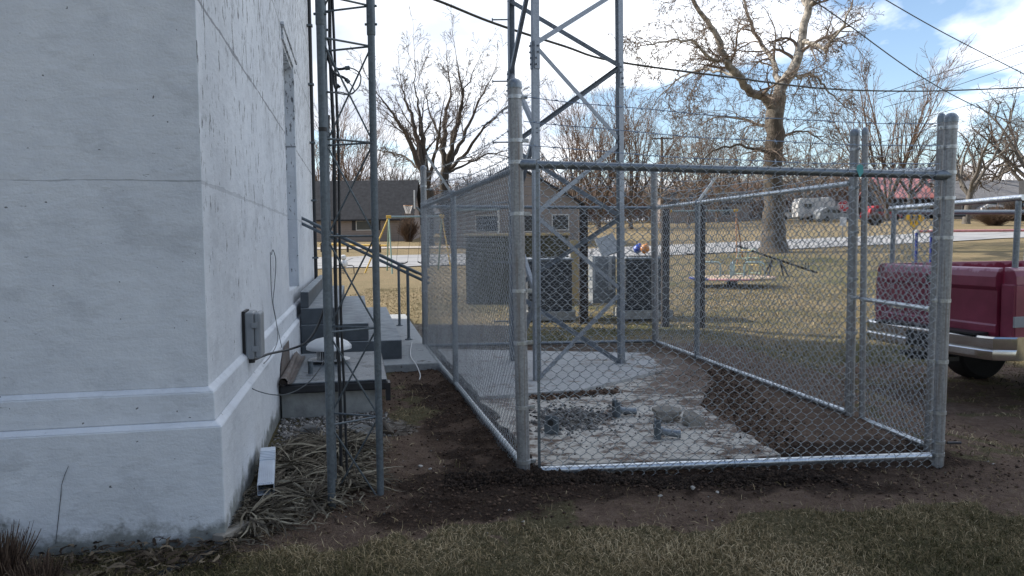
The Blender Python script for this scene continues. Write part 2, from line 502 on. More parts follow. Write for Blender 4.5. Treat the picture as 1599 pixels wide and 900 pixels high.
def worn_concrete(name, base, dirt, amt, edge=None, soft=.05):
    m, t, b = newmat(name)
    v = objvec(t, world_space=True)
    f = noise_node(t, 3.2, 8, .72, v, .4); f2 = noise_node(t, 22, 5, .7, v)
    col = ramp(t, f2, [(.3, tuple(x * .72 for x in base)), (.65, base)])
    st = noise_node(t, 1, 6, .7, objvec(t, (9, 14, 9), (0, 0, R(-12)), True))
    k = mth(t, 'ADD', mth(t, 'MULTIPLY', f, .62), mth(t, 'MULTIPLY', st, .38))
    if edge:
        (ax_, ay_), (bx2, by2) = edge
        ln_ = math.hypot(bx2 - ax_, by2 - ay_); nx_, ny_ = -(by2 - ay_) / ln_, (bx2 - ax_) / ln_
        dp = N(t, 'ShaderNodeVectorMath', operation='DOT_PRODUCT'); t.links.new(N(t, 'ShaderNodeNewGeometry').outputs['Position'], dp.inputs[0]); dp.inputs[1].default_value = (nx_, ny_, 0)
        dist = mth(t, 'SUBTRACT', dp.outputs['Value'], nx_ * ax_ + ny_ * ay_)
        sp2 = N(t, 'ShaderNodeSeparateXYZ'); t.links.new(N(t, 'ShaderNodeNewGeometry').outputs['Position'], sp2.inputs[0])
        far_ = mth(t, 'MULTIPLY', mth(t, 'SUBTRACT', sp2.outputs['Y'], 5.2), .5, True)
        k = mth(t, 'ADD', k, mth(t, 'MULTIPLY', mth(t, 'MULTIPLY', mth(t, 'SUBTRACT', 1.0, mth(t, 'MULTIPLY', dist, 1.3, True)), far_), .14))
    dd = ramp(t, k, [(amt, 0), (amt + soft, 1)])
    dc = ramp(t, noise_node(t, 5, 4, .6, v), [(.35, tuple(x * .6 for x in dirt)), (.65, dirt)])
    col = mixc(t, dd, col, dc)
    t.links.new(col, b.inputs['Base Color']); b.inputs['Roughness'].default_value = .85
    bump(t, b, mth(t, 'ADD', f2, mth(t, 'MULTIPLY', dd, .8)), .5, .012)
    return m
_d = ray(1218, 712); _e0 = Vector((0, 0, EYE)) + _d * ((.05 - EYE) / _d.z)
_d = ray(1068, 556); _e1 = Vector((0, 0, EYE)) + _d * ((.05 - EYE) / _d.z)
M['old_slab'] = worn_concrete('worn slab', (.56, .53, .48), (.16, .11, .083), .495, ((_e0.x, _e0.y), (_e1.x, _e1.y)), .06)
M['new_slab'] = worn_concrete('new slab', (.47, .475, .475), (.24, .18, .135), .535, ((_e0.x, _e0.y), (_e1.x, _e1.y)), .07)
M['landing'] = worn_concrete('walk slab', (.36, .38, .39), (.12, .10, .085), .56)
M['hatch_top'] = worn_concrete('roofing felt', (.15, .175, .20), (.10, .11, .12), .53)
M['hatch_top'].node_tree.nodes['Principled BSDF'].inputs['Roughness'].default_value = .42
M['felt_edge'] = simple('black felt edge', (.025, .026, .03), .45, 0, .4, 10, .3)

def ground_mat():
    m, t, b = newmat('ground')
    v = objvec(t, world_space=True)
    def att(n):
        a = N(t, 'ShaderNodeAttribute'); a.attribute_name = n; return a.outputs['Fac']
    fine = noise_node(t, 60, 5, .7, v); med = noise_node(t, 9, 6, .7, v); big = noise_node(t, .7, 5, .6, v); huge = noise_node(t, .11, 4, .6, v)
    blades = noise_node(t, 1, 5, .75, objvec(t, (55, 25, 20), (0, 0, .4), True))
    # turf: dry straw with olive patches
    gg = mth(t, 'ADD', mth(t, 'MULTIPLY', big, .55), mth(t, 'MULTIPLY', huge, .55))
    straw = ramp(t, blades, [(.28, (.17, .125, .065)), (.5, (.31, .24, .14)), (.72, (.46, .37, .24))])
    olive = ramp(t, blades, [(.28, (.045, .050, .018)), (.5, (.125, .125, .055)), (.72, (.25, .225, .12))])
    turf = mixc(t, mth(t, 'MULTIPLY', ramp(t, gg, [(.46, 0), (.62, 1)]), att('olive')), straw, olive)
    turf = mixc(t, ramp(t, med, [(.58, 0), (.75, .6)]), turf, (.14, .10, .065))
    dead = ramp(t, blades, [(.25, (.07, .06, .03)), (.5, (.15, .13, .07)), (.75, (.24, .21, .13))])
    turf = mixc(t, att('near'), turf, dead)
    brown = ramp(t, mth(t, 'ADD', mth(t, 'MULTIPLY', med, .6), mth(t, 'MULTIPLY', fine, .4)), [(.3, (.10, .068, .050)), (.5, (.21, .145, .108)), (.7, (.33, .245, .19))])
    dark = ramp(t, mth(t, 'ADD', mth(t, 'MULTIPLY', med, .5), mth(t, 'MULTIPLY', fine, .5)), [(.3, (.024, .015, .011)), (.5, (.062, .040, .029)), (.68, (.15, .10, .072))])
    col = mixc(t, ramp(t, mth(t, 'ADD', att('brown'), mth(t, 'MULTIPLY', mth(t, 'SUBTRACT', med, .5), .9)), [(.42, 0), (.62, 1)]), turf, brown)
    col = mixc(t, ramp(t, mth(t, 'ADD', att('dark'), mth(t, 'MULTIPLY', mth(t, 'SUBTRACT', med, .5), .7)), [(.35, 0), (.6, 1)]), col, dark)
    # pale gravelly patch beyond the walk
    gr = N(t, 'ShaderNodeTexVoronoi'); gr.inputs['Scale'].default_value = 26; t.links.new(v, gr.inputs['Vector'])
    grc = ramp(t, gr.outputs['Color'], [(.2, (.10, .085, .07)), (.6, (.24, .21, .18)), (.9, (.42, .39, .35))])
    col = mixc(t, ramp(t, mth(t, 'ADD', att('gravel'), mth(t, 'MULTIPLY', mth(t, 'SUBTRACT', med, .5), 1.2)), [(.5, 0), (.7, 1)]), col, grc)
    speck = ramp(t, noise_node(t, 170, 3, .7, v), [(.36, .50), (.60, 1.0)])
    col = mixc(t, .8, col, speck, 'MULTIPLY')
    t.links.new(col, b.inputs['Base Color']); b.inputs['Roughness'].default_value = .95
    b.inputs['Specular IOR Level'].default_value = .15
    bump(t, b, mth(t, 'ADD', mth(t, 'MULTIPLY', fine, .6), mth(t, 'ADD', mth(t, 'MULTIPLY', blades, .5), mth(t, 'MULTIPLY', med, .8))), 1.0, .05)
    return m
M['ground'] = ground_mat()

def attr_mat(name, stops, rough=.85, attr='rnd', trans=0):
    m, t, b = newmat(name)
    a = N(t, 'ShaderNodeAttribute'); a.attribute_name = attr
    t.links.new(ramp(t, a.outputs['Fac'], stops), b.inputs['Base Color'])
    b.inputs['Roughness'].default_value = rough
    b.inputs['Specular IOR Level'].default_value = .2
    return m
M['grass'] = attr_mat('winter grass', [(0, (.034, .036, .012)), (.25, (.088, .080, .034)), (.55, (.205, .160, .085)), (.85, (.37, .285, .165)), (1, (.53, .43, .27))])
M['litter'] = attr_mat('dead leaves', [(0, (.035, .028, .022)), (.4, (.10, .085, .065)), (.75, (.20, .175, .13)), (1, (.34, .31, .24))])
M['reed'] = attr_mat('dead clump', [(0, (.03, .019, .014)), (.5, (.085, .055, .04)), (1, (.18, .13, .095))])
M['dug'] = attr_mat('dug soil', [(0, (.012, .008, .006)), (.6, (.030, .020, .015)), (1, (.07, .047, .034))])
M['stones'] = attr_mat('stones', [(0, (.10, .095, .09)), (.5, (.22, .21, .20)), (1, (.42, .40, .38))])
M['gravel_dark'] = attr_mat('dark gravel', [(0, (.07, .07, .07)), (.5, (.16, .155, .15)), (1, (.30, .29, .28))])
M['clods'] = attr_mat('soil clods', [(0, (.030, .019, .014)), (.6, (.085, .054, .039)), (1, (.18, .12, .085))])

def bark(name, lo, hi, pale=None, h0=5, h1=9):
    m, t, b = newmat(name)
    v = objvec(t, (3, 3, .9))
    f = noise_node(t, 4, 6, .7, v)
    col = ramp(t, f, [(.3, lo), (.7, hi)])
    if pale:
        sp = N(t, 'ShaderNodeSeparateXYZ'); t.links.new(objvec(t), sp.inputs[0])
        k = mth(t, 'ADD', sp.outputs['Z'], mth(t, 'MULTIPLY', mth(t, 'SUBTRACT', noise_node(t, 1.2, 4, .6, objvec(t)), .5), 6))
        pc = ramp(t, noise_node(t, 3.5, 4, .6, objvec(t)), [(.42, tuple(x * .42 for x in pale)), (.55, pale)])
        mr = N(t, 'ShaderNodeMapRange'); mr.inputs['From Min'].default_value = h0; mr.inputs['From Max'].default_value = h1
        t.links.new(k, mr.inputs['Value'])
        col = mixc(t, mr.outputs[0], col, pc)
    t.links.new(col, b.inputs['Base Color']); b.inputs['Roughness'].default_value = .9
    bump(t, b, f, .8, .06)
    return m
M['bark_syc'] = bark('sycamore bark', (.045, .037, .03), (.14, .115, .09), (.44, .40, .345), 6.5, 10.5)
M['twig_syc'] = simple('sycamore twigs', (.20, .155, .125), .9, 0, .4, 2, 0)
M['bark_dark'] = bark('dark bark', (.035, .028, .022), (.11, .09, .072))
M['twig_dark'] = simple('dark twigs', (.12, .095, .08), .9, 0, .4, 2, 0)
M['bark_brown'] = bark('brown bark', (.07, .05, .038), (.17, .13, .10))
M['twig_brown'] = simple('brown twigs', (.20, .14, .11), .9, 0, .4, 2, 0)
M['bark_grey'] = bark('grey bark', (.08, .072, .065), (.20, .18, .16))
M['twig_grey'] = simple('grey twigs', (.22, .185, .16), .9, 0, .4, 2, 0)

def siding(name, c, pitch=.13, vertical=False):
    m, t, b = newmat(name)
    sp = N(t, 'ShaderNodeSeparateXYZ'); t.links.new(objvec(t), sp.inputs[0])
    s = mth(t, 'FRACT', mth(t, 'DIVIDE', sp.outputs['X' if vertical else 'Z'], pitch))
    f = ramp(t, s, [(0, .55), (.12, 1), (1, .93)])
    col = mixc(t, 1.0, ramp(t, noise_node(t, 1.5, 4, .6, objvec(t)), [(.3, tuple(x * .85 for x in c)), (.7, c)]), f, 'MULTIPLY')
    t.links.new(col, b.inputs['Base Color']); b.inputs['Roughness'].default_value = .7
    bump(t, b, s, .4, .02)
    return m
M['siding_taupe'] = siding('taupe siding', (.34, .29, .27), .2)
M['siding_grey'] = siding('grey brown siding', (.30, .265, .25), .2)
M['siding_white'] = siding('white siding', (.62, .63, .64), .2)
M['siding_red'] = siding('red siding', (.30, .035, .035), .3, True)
M['shingle_dark'] = simple('charcoal shingles', (.05, .052, .058), .95, 0, .3, 3, .5, .02, spec=.1)
M['shingle_grey'] = simple('grey shingles', (.17, .17, .18), .9, 0, .3, 3, .5, .02)
M['shingle_red'] = simple('faded red metal roof', (.52, .22, .22), .6, 0, .2, 2, 0)
M['trim_white'] = simple('white trim', (.7, .7, .7), .6, 0, .1)
M['glass_dark'] = simple('dark window glass', (.03, .035, .045), .08, 0, .2, 2, 0)
M['shutter'] = simple('black shutter', (.025, .025, .03), .6)
def road_mat():
    m, t, b = newmat('road asphalt')
    v = objvec(t, world_space=True)
    f = noise_node(t, .5, 6, .6, v); f2 = noise_node(t, 30, 3, .6, v)
    col = ramp(t, mth(t, 'ADD', mth(t, 'MULTIPLY', f, .7), mth(t, 'MULTIPLY', f2, .3)), [(.35, (.23, .235, .25)), (.65, (.36, .355, .35))])
    vo = N(t, 'ShaderNodeTexVoronoi', feature='DISTANCE_TO_EDGE'); vo.inputs['Scale'].default_value = .28
    wv = mixc(t, .12, v, N(t, 'ShaderNodeTexNoise').outputs['Color']); t.links.new(wv, vo.inputs['Vector'])
    col = mixc(t, mth(t, 'MULTIPLY', mth(t, 'LESS_THAN', vo.outputs['Distance'], .012), .8), col, (.05, .05, .055))
    t.links.new(col, b.inputs['Base Color']); b.inputs['Roughness'].default_value = .85
    return m
M['road'] = road_mat()
M['path'] = simple('pale drive', (.42, .38, .34), .9, 0, .2, 3, .1)

def truck_paint(peel_sheen=True):
    m, t, b = newmat('maroon truck paint' if peel_sheen else 'maroon cab paint')
    v = objvec(t)
    col = ramp(t, noise_node(t, 2.5, 4, .6, v), [(.35, (.17, .018, .045)), (.65, (.25, .036, .075))])
    geo = N(t, 'ShaderNodeNewGeometry')
    sp = N(t, 'ShaderNodeSeparateXYZ'); t.links.new(v, sp.inputs[0])
    # peeled clear coat along the upper edges, with sky reflection painted in as pink
    k = mth(t, 'ADD', mth(t, 'MULTIPLY', mth(t, 'SUBTRACT', sp.outputs['Z'], 1.30 if peel_sheen else 9.), 6), noise_node(t, 7, 5, .65, v))
    col = mixc(t, ramp(t, k, [(.50, 0), (.60, .75)]), col, (.50, .26, .32))
    t.links.new(col, b.inputs['Base Color'])
    t.links.new(ramp(t, k, [(.50, .34), (.60, .55)]), b.inputs['Roughness'])
    b.inputs['Coat Weight'].default_value = .25; b.inputs['Coat Roughness'].default_value = .12
    return m
M['truck'] = truck_paint()
M['truck_cab'] = truck_paint(False)
M['chrome'] = simple('chrome bumper', (.74, .73, .71), .2, 1.0, .15, 6, 0)
M['tyre'] = simple('tyre rubber', (.018, .018, .02), .85, 0, .3, 12, .3)
M['plastic_black'] = simple('black plastic', (.02, .02, .022), .5)
M['lamp_red'] = simple('red lamp lens', (.30, .015, .015), .15, 0, .1, 5, 0)
M['box_grey'] = simple('grey enclosure', (.27, .29, .31), .5, 0, .15, 8, .05)
M['white_metal'] = simple('white painted metal', (.66, .68, .70), .35, .1, .12, 6, .03)
M['pvc_white'] = simple('ridged white metal', (.62, .68, .76), .35, .2, .12, 8, .05)
M['rust'] = simple('rusty flashing', (.085, .062, .052), .8, 0, .5, 9, .4, .01, c2=(.15, .14, .135))
M['wood'] = simple('weathered wood', (.25, .23, .20), .9, 0, .4, 6, .6, .01)
M['dark_timber'] = simple('dark timber', (.045, .037, .033), .9, 0, .4, 6, .5, .01)
M['olive'] = simple('olive panel', (.075, .072, .045), .7, 0, .3, 4, .1)
M['tan'] = simple('tan board', (.46, .37, .21), .8, 0, .3, 5, .2)
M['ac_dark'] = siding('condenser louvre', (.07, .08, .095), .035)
M['ac_top'] = simple('condenser top', (.25, .28, .31), .5, .3)
M['swing_blue'] = simple('pale blue paint', (.22, .31, .35), .5)
M['swing_yellow'] = simple('yellow paint', (.62, .40, .07), .5)
M['swing_orange'] = simple('orange paint', (.38, .19, .09), .5)
M['swing_green'] = simple('pale green paint', (.22, .33, .28), .5)
M['toy_blue'] = simple('blue plastic', (.03, .08, .45), .4)
M['toy_orange'] = simple('orange plastic', (.55, .22, .06), .4)
M['play_red'] = simple('faded red bar', (.60, .24, .25), .5)
M['play_blue'] = simple('navy post', (.02, .04, .22), .5)
M['play_pink'] = simple('faded pink edge', (.55, .30, .33), .6)
M['deck'] = simple('worn tan deck', (.42, .32, .22), .8)
M['stop_red'] = simple('stop sign red', (.42, .02, .03), .5)
M['sign_yellow'] = simple('warning yellow', (.92, .52, .03), .5)
M['sign_black'] = simple('sign black', (.02, .02, .02), .6)
M['sign_white'] = simple('sign white', (.75, .75, .75), .5)
M['teal'] = simple('teal tag', (.12, .45, .45), .5)
M['net'] = simple('net cord', (.7, .68, .68), .8)
M['shrub'] = simple('shrub twigs', (.13, .085, .06), .9, 0, .4, 3, 0)
M['seed'] = simple('seed balls', (.14, .085, .05), .9)

# ------------------------------------------------------------------ ground
def axis(fine0, fine1, step, lo, hi, g=1.12):
    a = list(np.arange(fine0, fine1, step)); s = step; x = fine1
    while x < hi: a.append(x); s = min(s * g, 40); x += s
    a.append(hi); s = step; x = fine0 - step
    while x > lo: a.insert(0, x); s = min(s * g, 40); x -= s
    a.insert(0, lo)
    return np.array(a)
gx = axis(-2.6, 4.6, .035, -900, 900); gy = axis(2.0, 11.0, .04, -60, 1800)
GX, GY = np.meshgrid(gx, gy)
fx, fy = GX.ravel(), GY.ravel()
gz_ = terrain_big(fx, fy) + relief(fx, fy)
dark, brown, green, n1_, n2_ = masks(fx, fy)
near = smooth(9.5, 7.5, fy) * smooth(9, 6, np.abs(fx)) * .9
olive = smooth(-3, 1.0, fx - (fy - 10) * .05) * smooth(44, 34, fy) * 1.3 + .2
olive = np.clip(olive * (.35 + green) , 0, 1)
gravel = smooth(-3.2, -2.4, fx) * smooth(.6, -.2, fx) * smooth(8.6, 9.4, fy) * smooth(14.5, 12.5, fy)
gravel = np.maximum(gravel, .8 * smooth(.35, .0, np.hypot((fx + 1.25) / .55, (fy - 5.75) / .45) - .8))
gravel = np.maximum(gravel, .62 * smooth(-.2, .4, fx) * smooth(2.6, 1.8, fx) * smooth(8.9, 9.3, fy) * smooth(11.5, 10.6, fy))
ny, nx = GX.shape
ii, jj = np.meshgrid(np.arange(ny - 1), np.arange(nx - 1), indexing='ij')
b0 = (ii * nx + jj).ravel()
quads = np.stack([b0, b0 + 1, b0 + nx + 1, b0 + nx], -1)
gobj = np_mesh('ground', np.stack([fx, fy, gz_], -1), quads, M['ground'], None, True,
               {'dark': dark, 'brown': brown, 'olive': olive, 'near': near, 'gravel': gravel})
gobj['kind'] = 'structure'

def sheet(name, y_near, y_far, x0, x1, m, lift, nxs=90, nys=8, edge=0.0, seed=5):
    """a strip of paving that follows the terrain"""
    xs = np.linspace(x0, x1, nxs); v = []; q = []
    for i, x in enumerate(xs):
        a, b = y_near(x), y_far(x)
        for j in range(nys):
            f = j / (nys - 1); y = a + (b - a) * f
            if j in (0, nys - 1): y += edge * (float(vnoise(np.array([x * .7]), np.array([j * 3.1]), seed)[0]) - .5)
            v.append((x, y, GZ(x, y) + lift))
    for i in range(nxs - 1):
        for j in range(nys - 1):
            a = i * nys + j; q.append((a, a + nys, a + nys + 1, a + 1))
    o = np_mesh(name, np.array(v), np.array(q), m, None, True)
    o['kind'] = 'structure'
    return o
sheet('road', lambda x: 38.6 + .27 * x, lambda x: 47.6 + .30 * x, -120, 160, M['road'], .05, 260, 12, .8)
sheet('driveway', lambda x: 54.5 + .05 * x, lambda x: 57.8 + .05 * x, -60, -2, M['path'], .05, 60, 6, .6)

# ------------------------------------------------------------------ the white building
BO = Vector((-1.485, 3.65)); TH = math.atan2(.2008, .9796)
E1 = Vector((math.cos(TH), math.sin(TH))); E2 = Vector((-math.sin(TH), math.cos(TH)))
def B2W(X, Y, z=0): return Vector((BO.x + E1.x * X + E2.x * Y, BO.y + E1.y * X + E2.y * Y, z))
bld = empty('concrete_building', (BO.x, BO.y, 0), TH, 'white painted concrete building with a stepped plinth and peeling paint filling the left side', 'building')
LEN = 10.6; HT = 7.6; WX = -9.0
def frust(mb, x0, x1, y0, y1, z0, z1, o0, o1, l0=None):
    """box whose outer (+x and -y) faces lean from offset o0 at the bottom to o1 at the top"""
    vs = [(x0, y0 - o0, z0), (x1 + o0, y0 - o0, z0), (x1 + o0, y1, z0), (x0, y1, z0),
          (x0, y0 - o1, z1), (x1 + o1, y0 - o1, z1), (x1 + o1, y1, z1), (x0, y1, z1)]
    mb.add(vs, [(3, 2, 1, 0), (4, 5, 6, 7), (0, 1, 5, 4), (1, 2, 6, 5), (2, 3, 7, 6), (3, 0, 4, 7)])
OY0, OY1, OZ0, OZ1 = 4.62, 5.75, 0.93, 3.55
def side_piece(x0, x1, y0, y1, z0, z1, name, m):
    mb = MB(); mb.bx(x0, x1, y0, y1, z0, z1); return mb.build(name, m, bld)
# side wall (a skin 0.3 m thick with the doorway left open), front wall, far wall, roof
mb = MB(); mb.bx(-.3, 0, 0, OY0, .76, HT); mb.bx(-.3, 0, OY1, LEN, .76, HT)
mb.bx(-.3, 0, OY0, OY1, OZ1, HT); mb.bx(-.3, 0, OY0, OY1, .76, OZ0)
side_o = mb.build('side_wall', M['wall_side'], bld)
mb = MB(); mb.bx(WX, -.3, 0, .3, .76, HT); mb.build('front_wall', M['wall_front'], bld)
# the corner end of the side wall belongs to the front face: thin painted return
mb = MB(); mb.bx(WX, -.002, -.003, .0, .764, HT); mb.build('front_wall_return', M['wall_front'], bld)
mb = MB(); mb.bx(WX, -.3, LEN - .3, LEN, .76, HT); mb.bx(WX, WX + .3, .3, LEN - .3, .76, HT); mb.build('far_wall', M['wall_front'], bld)
mb = MB(); mb.bx(WX + .01, -.01, .01, LEN - .01, HT, HT + .25); mb.build('roof', M['shingle_grey'], bld)
mb = MB()
frust(mb, WX, 0, 0, LEN, .0 - .3, .575, .072, .066)
frust(mb, WX, 0, 0, LEN, .575, .598, .066, .034)
frust(mb, WX, 0, 0, LEN, .598, .738, .034, .030)
frust(mb, WX, 0, 0, LEN, .738, .762, .030, .0)
mb.build('plinth', M['wall_front'], bld, bevel=.006)
# hairline crack low on the front wall
cr_pts = []
for (px, py) in ((107, 728), (101, 742), (96, 758), (95, 775), (93, 792), (91, 812), (89, 830), (87, 850)):
    d = ray(px, py)
    nrm = Vector((-E2.x, -E2.y, 0)); o0 = B2W(0, -.0705, 0)
    tt = (o0 - Vector((0, 0, EYE))).dot(nrm) / d.dot(nrm)
    w = Vector((0, 0, EYE)) + d * tt
    rel = Vector((w.x - BO.x, w.y - BO.y)); cr_pts.append((rel.dot(E1), rel.dot(E2), w.z))
MB().tube(cr_pts, [.0008, .0014, .001, .0016, .0012, .0016, .0012, .001], 5).build('crack', M['plastic_black'], bld)
# door in its recess
mb = MB(); mb.bx(-.30, -.22, OY0, OY1, OZ0, OZ1); dr = mb.build('door', M['white_metal'], bld)
mb = MB()
for z0, z1 in ((1.15, 1.9), (2.05, 3.2)):
    mb.bx(-.222, -.205, OY0 + .15, OY1 - .15, z0, z1)
mb.build('panel', M['white_metal'], dr, bevel=.006)
mb = MB()
mb.bx(-.22, -.10, OY1 - .12, OY1 - .002, OZ0, OZ1 - .002); mb.bx(-.22, -.16, OY1 - .24, OY1 - .12, OZ0, OZ1 - .002)
mb.bx(-.22, -.10, OY0 + .002, OY0 + .05, OZ0, OZ1 - .002)
mb.build('door_frame', M['white_metal'], bld, bevel=.004)
mb = MB()
mb.bx(.0, .035, OY0 - .18, OY1 + .45, OZ1 + .16, OZ1 + .21); mb.bx(.0, .022, OY0 - .14, OY1 + .4, OZ1 + .04, OZ1 + .16)
mb.build('lintel_moulding', M['wall_side'], bld, bevel=.004)
mb = MB(); mb.bx(0, .022, OY1 + .002, OY1 + .09, OZ0, OZ1 + .04); mb.bx(0, .012, OY1 + .09, OY1 + .26, OZ0, OZ1 + .04)
mb.build('door_casing', M['wall_side'], bld, bevel=.004)

# steps
st = empty('concrete_steps', tuple(B2W(0, 5.0, 0)), TH, 'grey painted concrete steps climbing to the doorway in the white wall', 'steps')
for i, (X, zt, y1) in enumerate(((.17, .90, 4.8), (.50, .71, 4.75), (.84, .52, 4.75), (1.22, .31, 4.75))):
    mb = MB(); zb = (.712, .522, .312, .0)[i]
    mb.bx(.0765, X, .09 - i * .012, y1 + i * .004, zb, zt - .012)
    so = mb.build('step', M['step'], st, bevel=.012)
    MB().bx(.0765, X + .001, .089 - i * .012, y1 + .001 + i * .004, zt - .0118, zt).build('tread', M['tread'], so, bevel=.004)  # thin top sheet that carries the painted skylight tone
ws = MB(); ws.bx(.074, 1.62, -.35, 5.7, -.1, .085)
walk = ws.build('walkway', M['landing'], None, bevel=.01); walk.location = B2W(0, 5.0, 0); walk.rotation_euler = (0, 0, TH)
for v in walk.data.vertices: pass
walk['kind'] = 'structure'
def pipe(name, pts, r, m, parent=None, n=10):
    return MB().tube(pts, r, n).build(name, m, parent, smooth=True)
def handrail(a_px, D, wall_x_px, wy, py_bot, lab):
    x = P(a_px, 400, D).x
    root = empty('handrail', (x, D, .085), 0, lab, 'handrail', 'handrails on the steps')
    L = Matrix.Translation((-x, -D, -.085))
    zt = 1.10
    top = Vector((x, D, zt)); e = Vector((E1.x, E1.y, 0))
    a = top + e * .30 + Vector((0, 0, -.15)); b = top - e * 1.62 + Vector((0, 0, .80))
    s = Vector((0, 0, .0))
    for dz, nm in ((0, 'rail'), (-.075, 'rail')):
        pipe(nm, [L @ (a + Vector((0, 0, dz))), L @ (b + Vector((0, 0, dz)))], .021, M['galv_mast'], root, 12)
    pipe('post', [L @ Vector((x, D, .09)), L @ (top + Vector((0, 0, -.02)))], .021, M['galv_mast'], root, 12)
    mb = MB(); mb.lathe((0, 0, .0), [(.055, 0), (.055, .012), (.03, .016), (.026, .03)], 14); mb.build('foot_plate', M['galv_mast'], root)
    return root
handrail(636, 10.6, 0, 0, 0, 'nearer of the two grey pipe handrails rising over the steps to the doorway')
handrail(622, 12.4, 0, 0, 0, 'farther of the two grey pipe handrails rising over the steps to the doorway')

# low hatch with roofing felt, vent, stub pipe, flashing
hat = empty('concrete_hatch', tuple(B2W(.5, 3.4, 0)), TH, 'low concrete hatch roofed in dark felt between the white wall and the fence', 'hatch')
mb = MB(); mb.bx(-.42, .40, -.78, .82, -.12, .21); mb.build('block_wall', M['concrete'], hat, bevel=.01)
mb = MB(); mb.bx(-.425, .46, -.86, .86, .212, .285); mb.build('felt_edge', M['felt_edge'], hat, bevel=.012)
mb = MB(); mb.bx(-.425, .45, -.85, .85, .287, .302); mb.build('roof_sheet', M['hatch_top'], hat, bevel=.006)
mb = MB(); mb.bx(.44, .478, -.87, -.72, .12, .27); mb.build('hanging_flap', M['felt_edge'], hat)
vp = B2W(.44, 3.62, .302)
ven = empty('roof_vent', tuple(vp), 0, 'white mushroom roof vent with a domed cap standing on the dark hatch', 'vent')
mb = MB(); mb.lathe((0, 0, .018), [(.0, 0), (.15, 0), (.16, .008), (.20, .012)][1:], 28); mb.build('flange', M['white_metal'], ven, smooth=True)
mb = MB(); mb.lathe((0, 0, 0), [(.085, 0), (.085, .13)], 24); mb.build('throat', M['plastic_black'], ven, smooth=True)
mb = MB()
for k in range(30):
    a = 2 * math.pi * k / 30; c_, s_ = math.cos(a), math.sin(a)
    mb.tube([(c_ * .115, s_ * .115, .03), (c_ * .115, s_ * .115, .115)], .0035, 5)
mb.build('guard', M['white_metal'], ven)
mb = MB(); mb.lathe((0, 0, .125), [(.195, 0), (.215, .006), (.215, .035), (.205, .045), (.18, .072), (.13, .098), (.07, .112), (.02, .117)], 36)
mb.build('cap', M['white_metal'], ven, smooth=True, auto=50)
sp_ = B2W(.30, 3.0, .30)
tag(MB().tube([(0, 0, 0), (0, 0, .10)], .022, 14).lathe((0, 0, .10), [(.026, 0), (.026, .012)], 14).build('stub_pipe', M['galv_mast'], None, smooth=True), 'short upright grey stub pipe on the dark hatch beside the wall', 'pipe').location = sp_
mb = MB()
prof = [(.072, .30), (.10, .36), (.13, .325), (.15, .305), (.19, .315), (.17, .302), (.072, .298)]
pts_near = [(X, 2.50, z) for X, z in prof]
mb.prism(pts_near, (0, 1.55, 0)); mb.tube([(.118, 2.44, .330), (.11, 3.1, .33), (.10, 4.0, .335)], [.034, .030, .022], 16, False); mb.tube([(.118, 2.442, .330), (.11, 3.1, .33)], [.030, .026], 16, False)
fl = mb.build('rusty_flashing', M['rust'], None, smooth=True); fl.location = (BO.x, BO.y, 0); fl.rotation_euler = (0, 0, TH)
tag(fl, 'rusty rolled flashing lying along the joint of wall and hatch', 'flashing')
# a rust stain where the flashing meets the plinth is a thin rusted plate on the wall
mb = MB(); mb.prism([(.0745, 2.65, .31), (.0745, 3.55, .31), (.0745, 3.50, .54), (.0745, 3.05, .545), (.0745, 2.75, .44)], (.004, 0, 0))
o = mb.build('rusty_plate', M['rust'], None); o.location = (BO.x, BO.y, 0); o.rotation_euler = (0, 0, TH)
tag(o, 'rust brown metal patch on the white plinth above the hatch', 'metal patch')

# small things on the side wall
ub = empty('utility_box', tuple(B2W(.0, 1.22, .72)), TH, 'grey plastic junction box screwed to the white side wall', 'junction box')
mb = MB(); mb.bx(.002, .02, -.085, .115, -.015, .305); mb.build('back_plate', M['plastic_black'], ub)
mb = MB(); mb.bx(.02, .075, -.10, .10, .0, .30); mb.build('housing', M['box_grey'], ub, bevel=.012)
mb = MB(); mb.bx(.076, .115, -.095, .095, .006, .294); ld = mb.build('lid', M['box_grey'], ub, bevel=.012)
MB().bx(.06, .10, -.112, -.098, .05, .085).build('latch', M['box_grey'], ub, bevel=.003); MB().bx(.06, .10, -.112, -.098, .20, .235).build('latch', M['box_grey'], ub, bevel=.003)
MB().tube([(.045, -.03, -.03), (.045, -.03, .0)], .022, 12).build('cable_gland', M['plastic_black'], ub); MB().tube([(.045, .05, -.02), (.045, .05, .0)], .014, 10).build('cable_gland', M['plastic_black'], ub)
cb = empty('wall_conduit', tuple(B2W(.05, 9.15, .9)), TH, 'black conduit clipped upright to the far end of the white wall', 'conduit')
MB().tube([(.0, 0, -.3), (0, 0, 6.4)], .030, 10).build('pipe', M['black_cable'], cb, smooth=True)
for z in np.arange(.3, 6.3, .95): MB().bx(-.05, .045, -.05, .05, z, z + .03).build('clip', M['galv_mast'], cb)

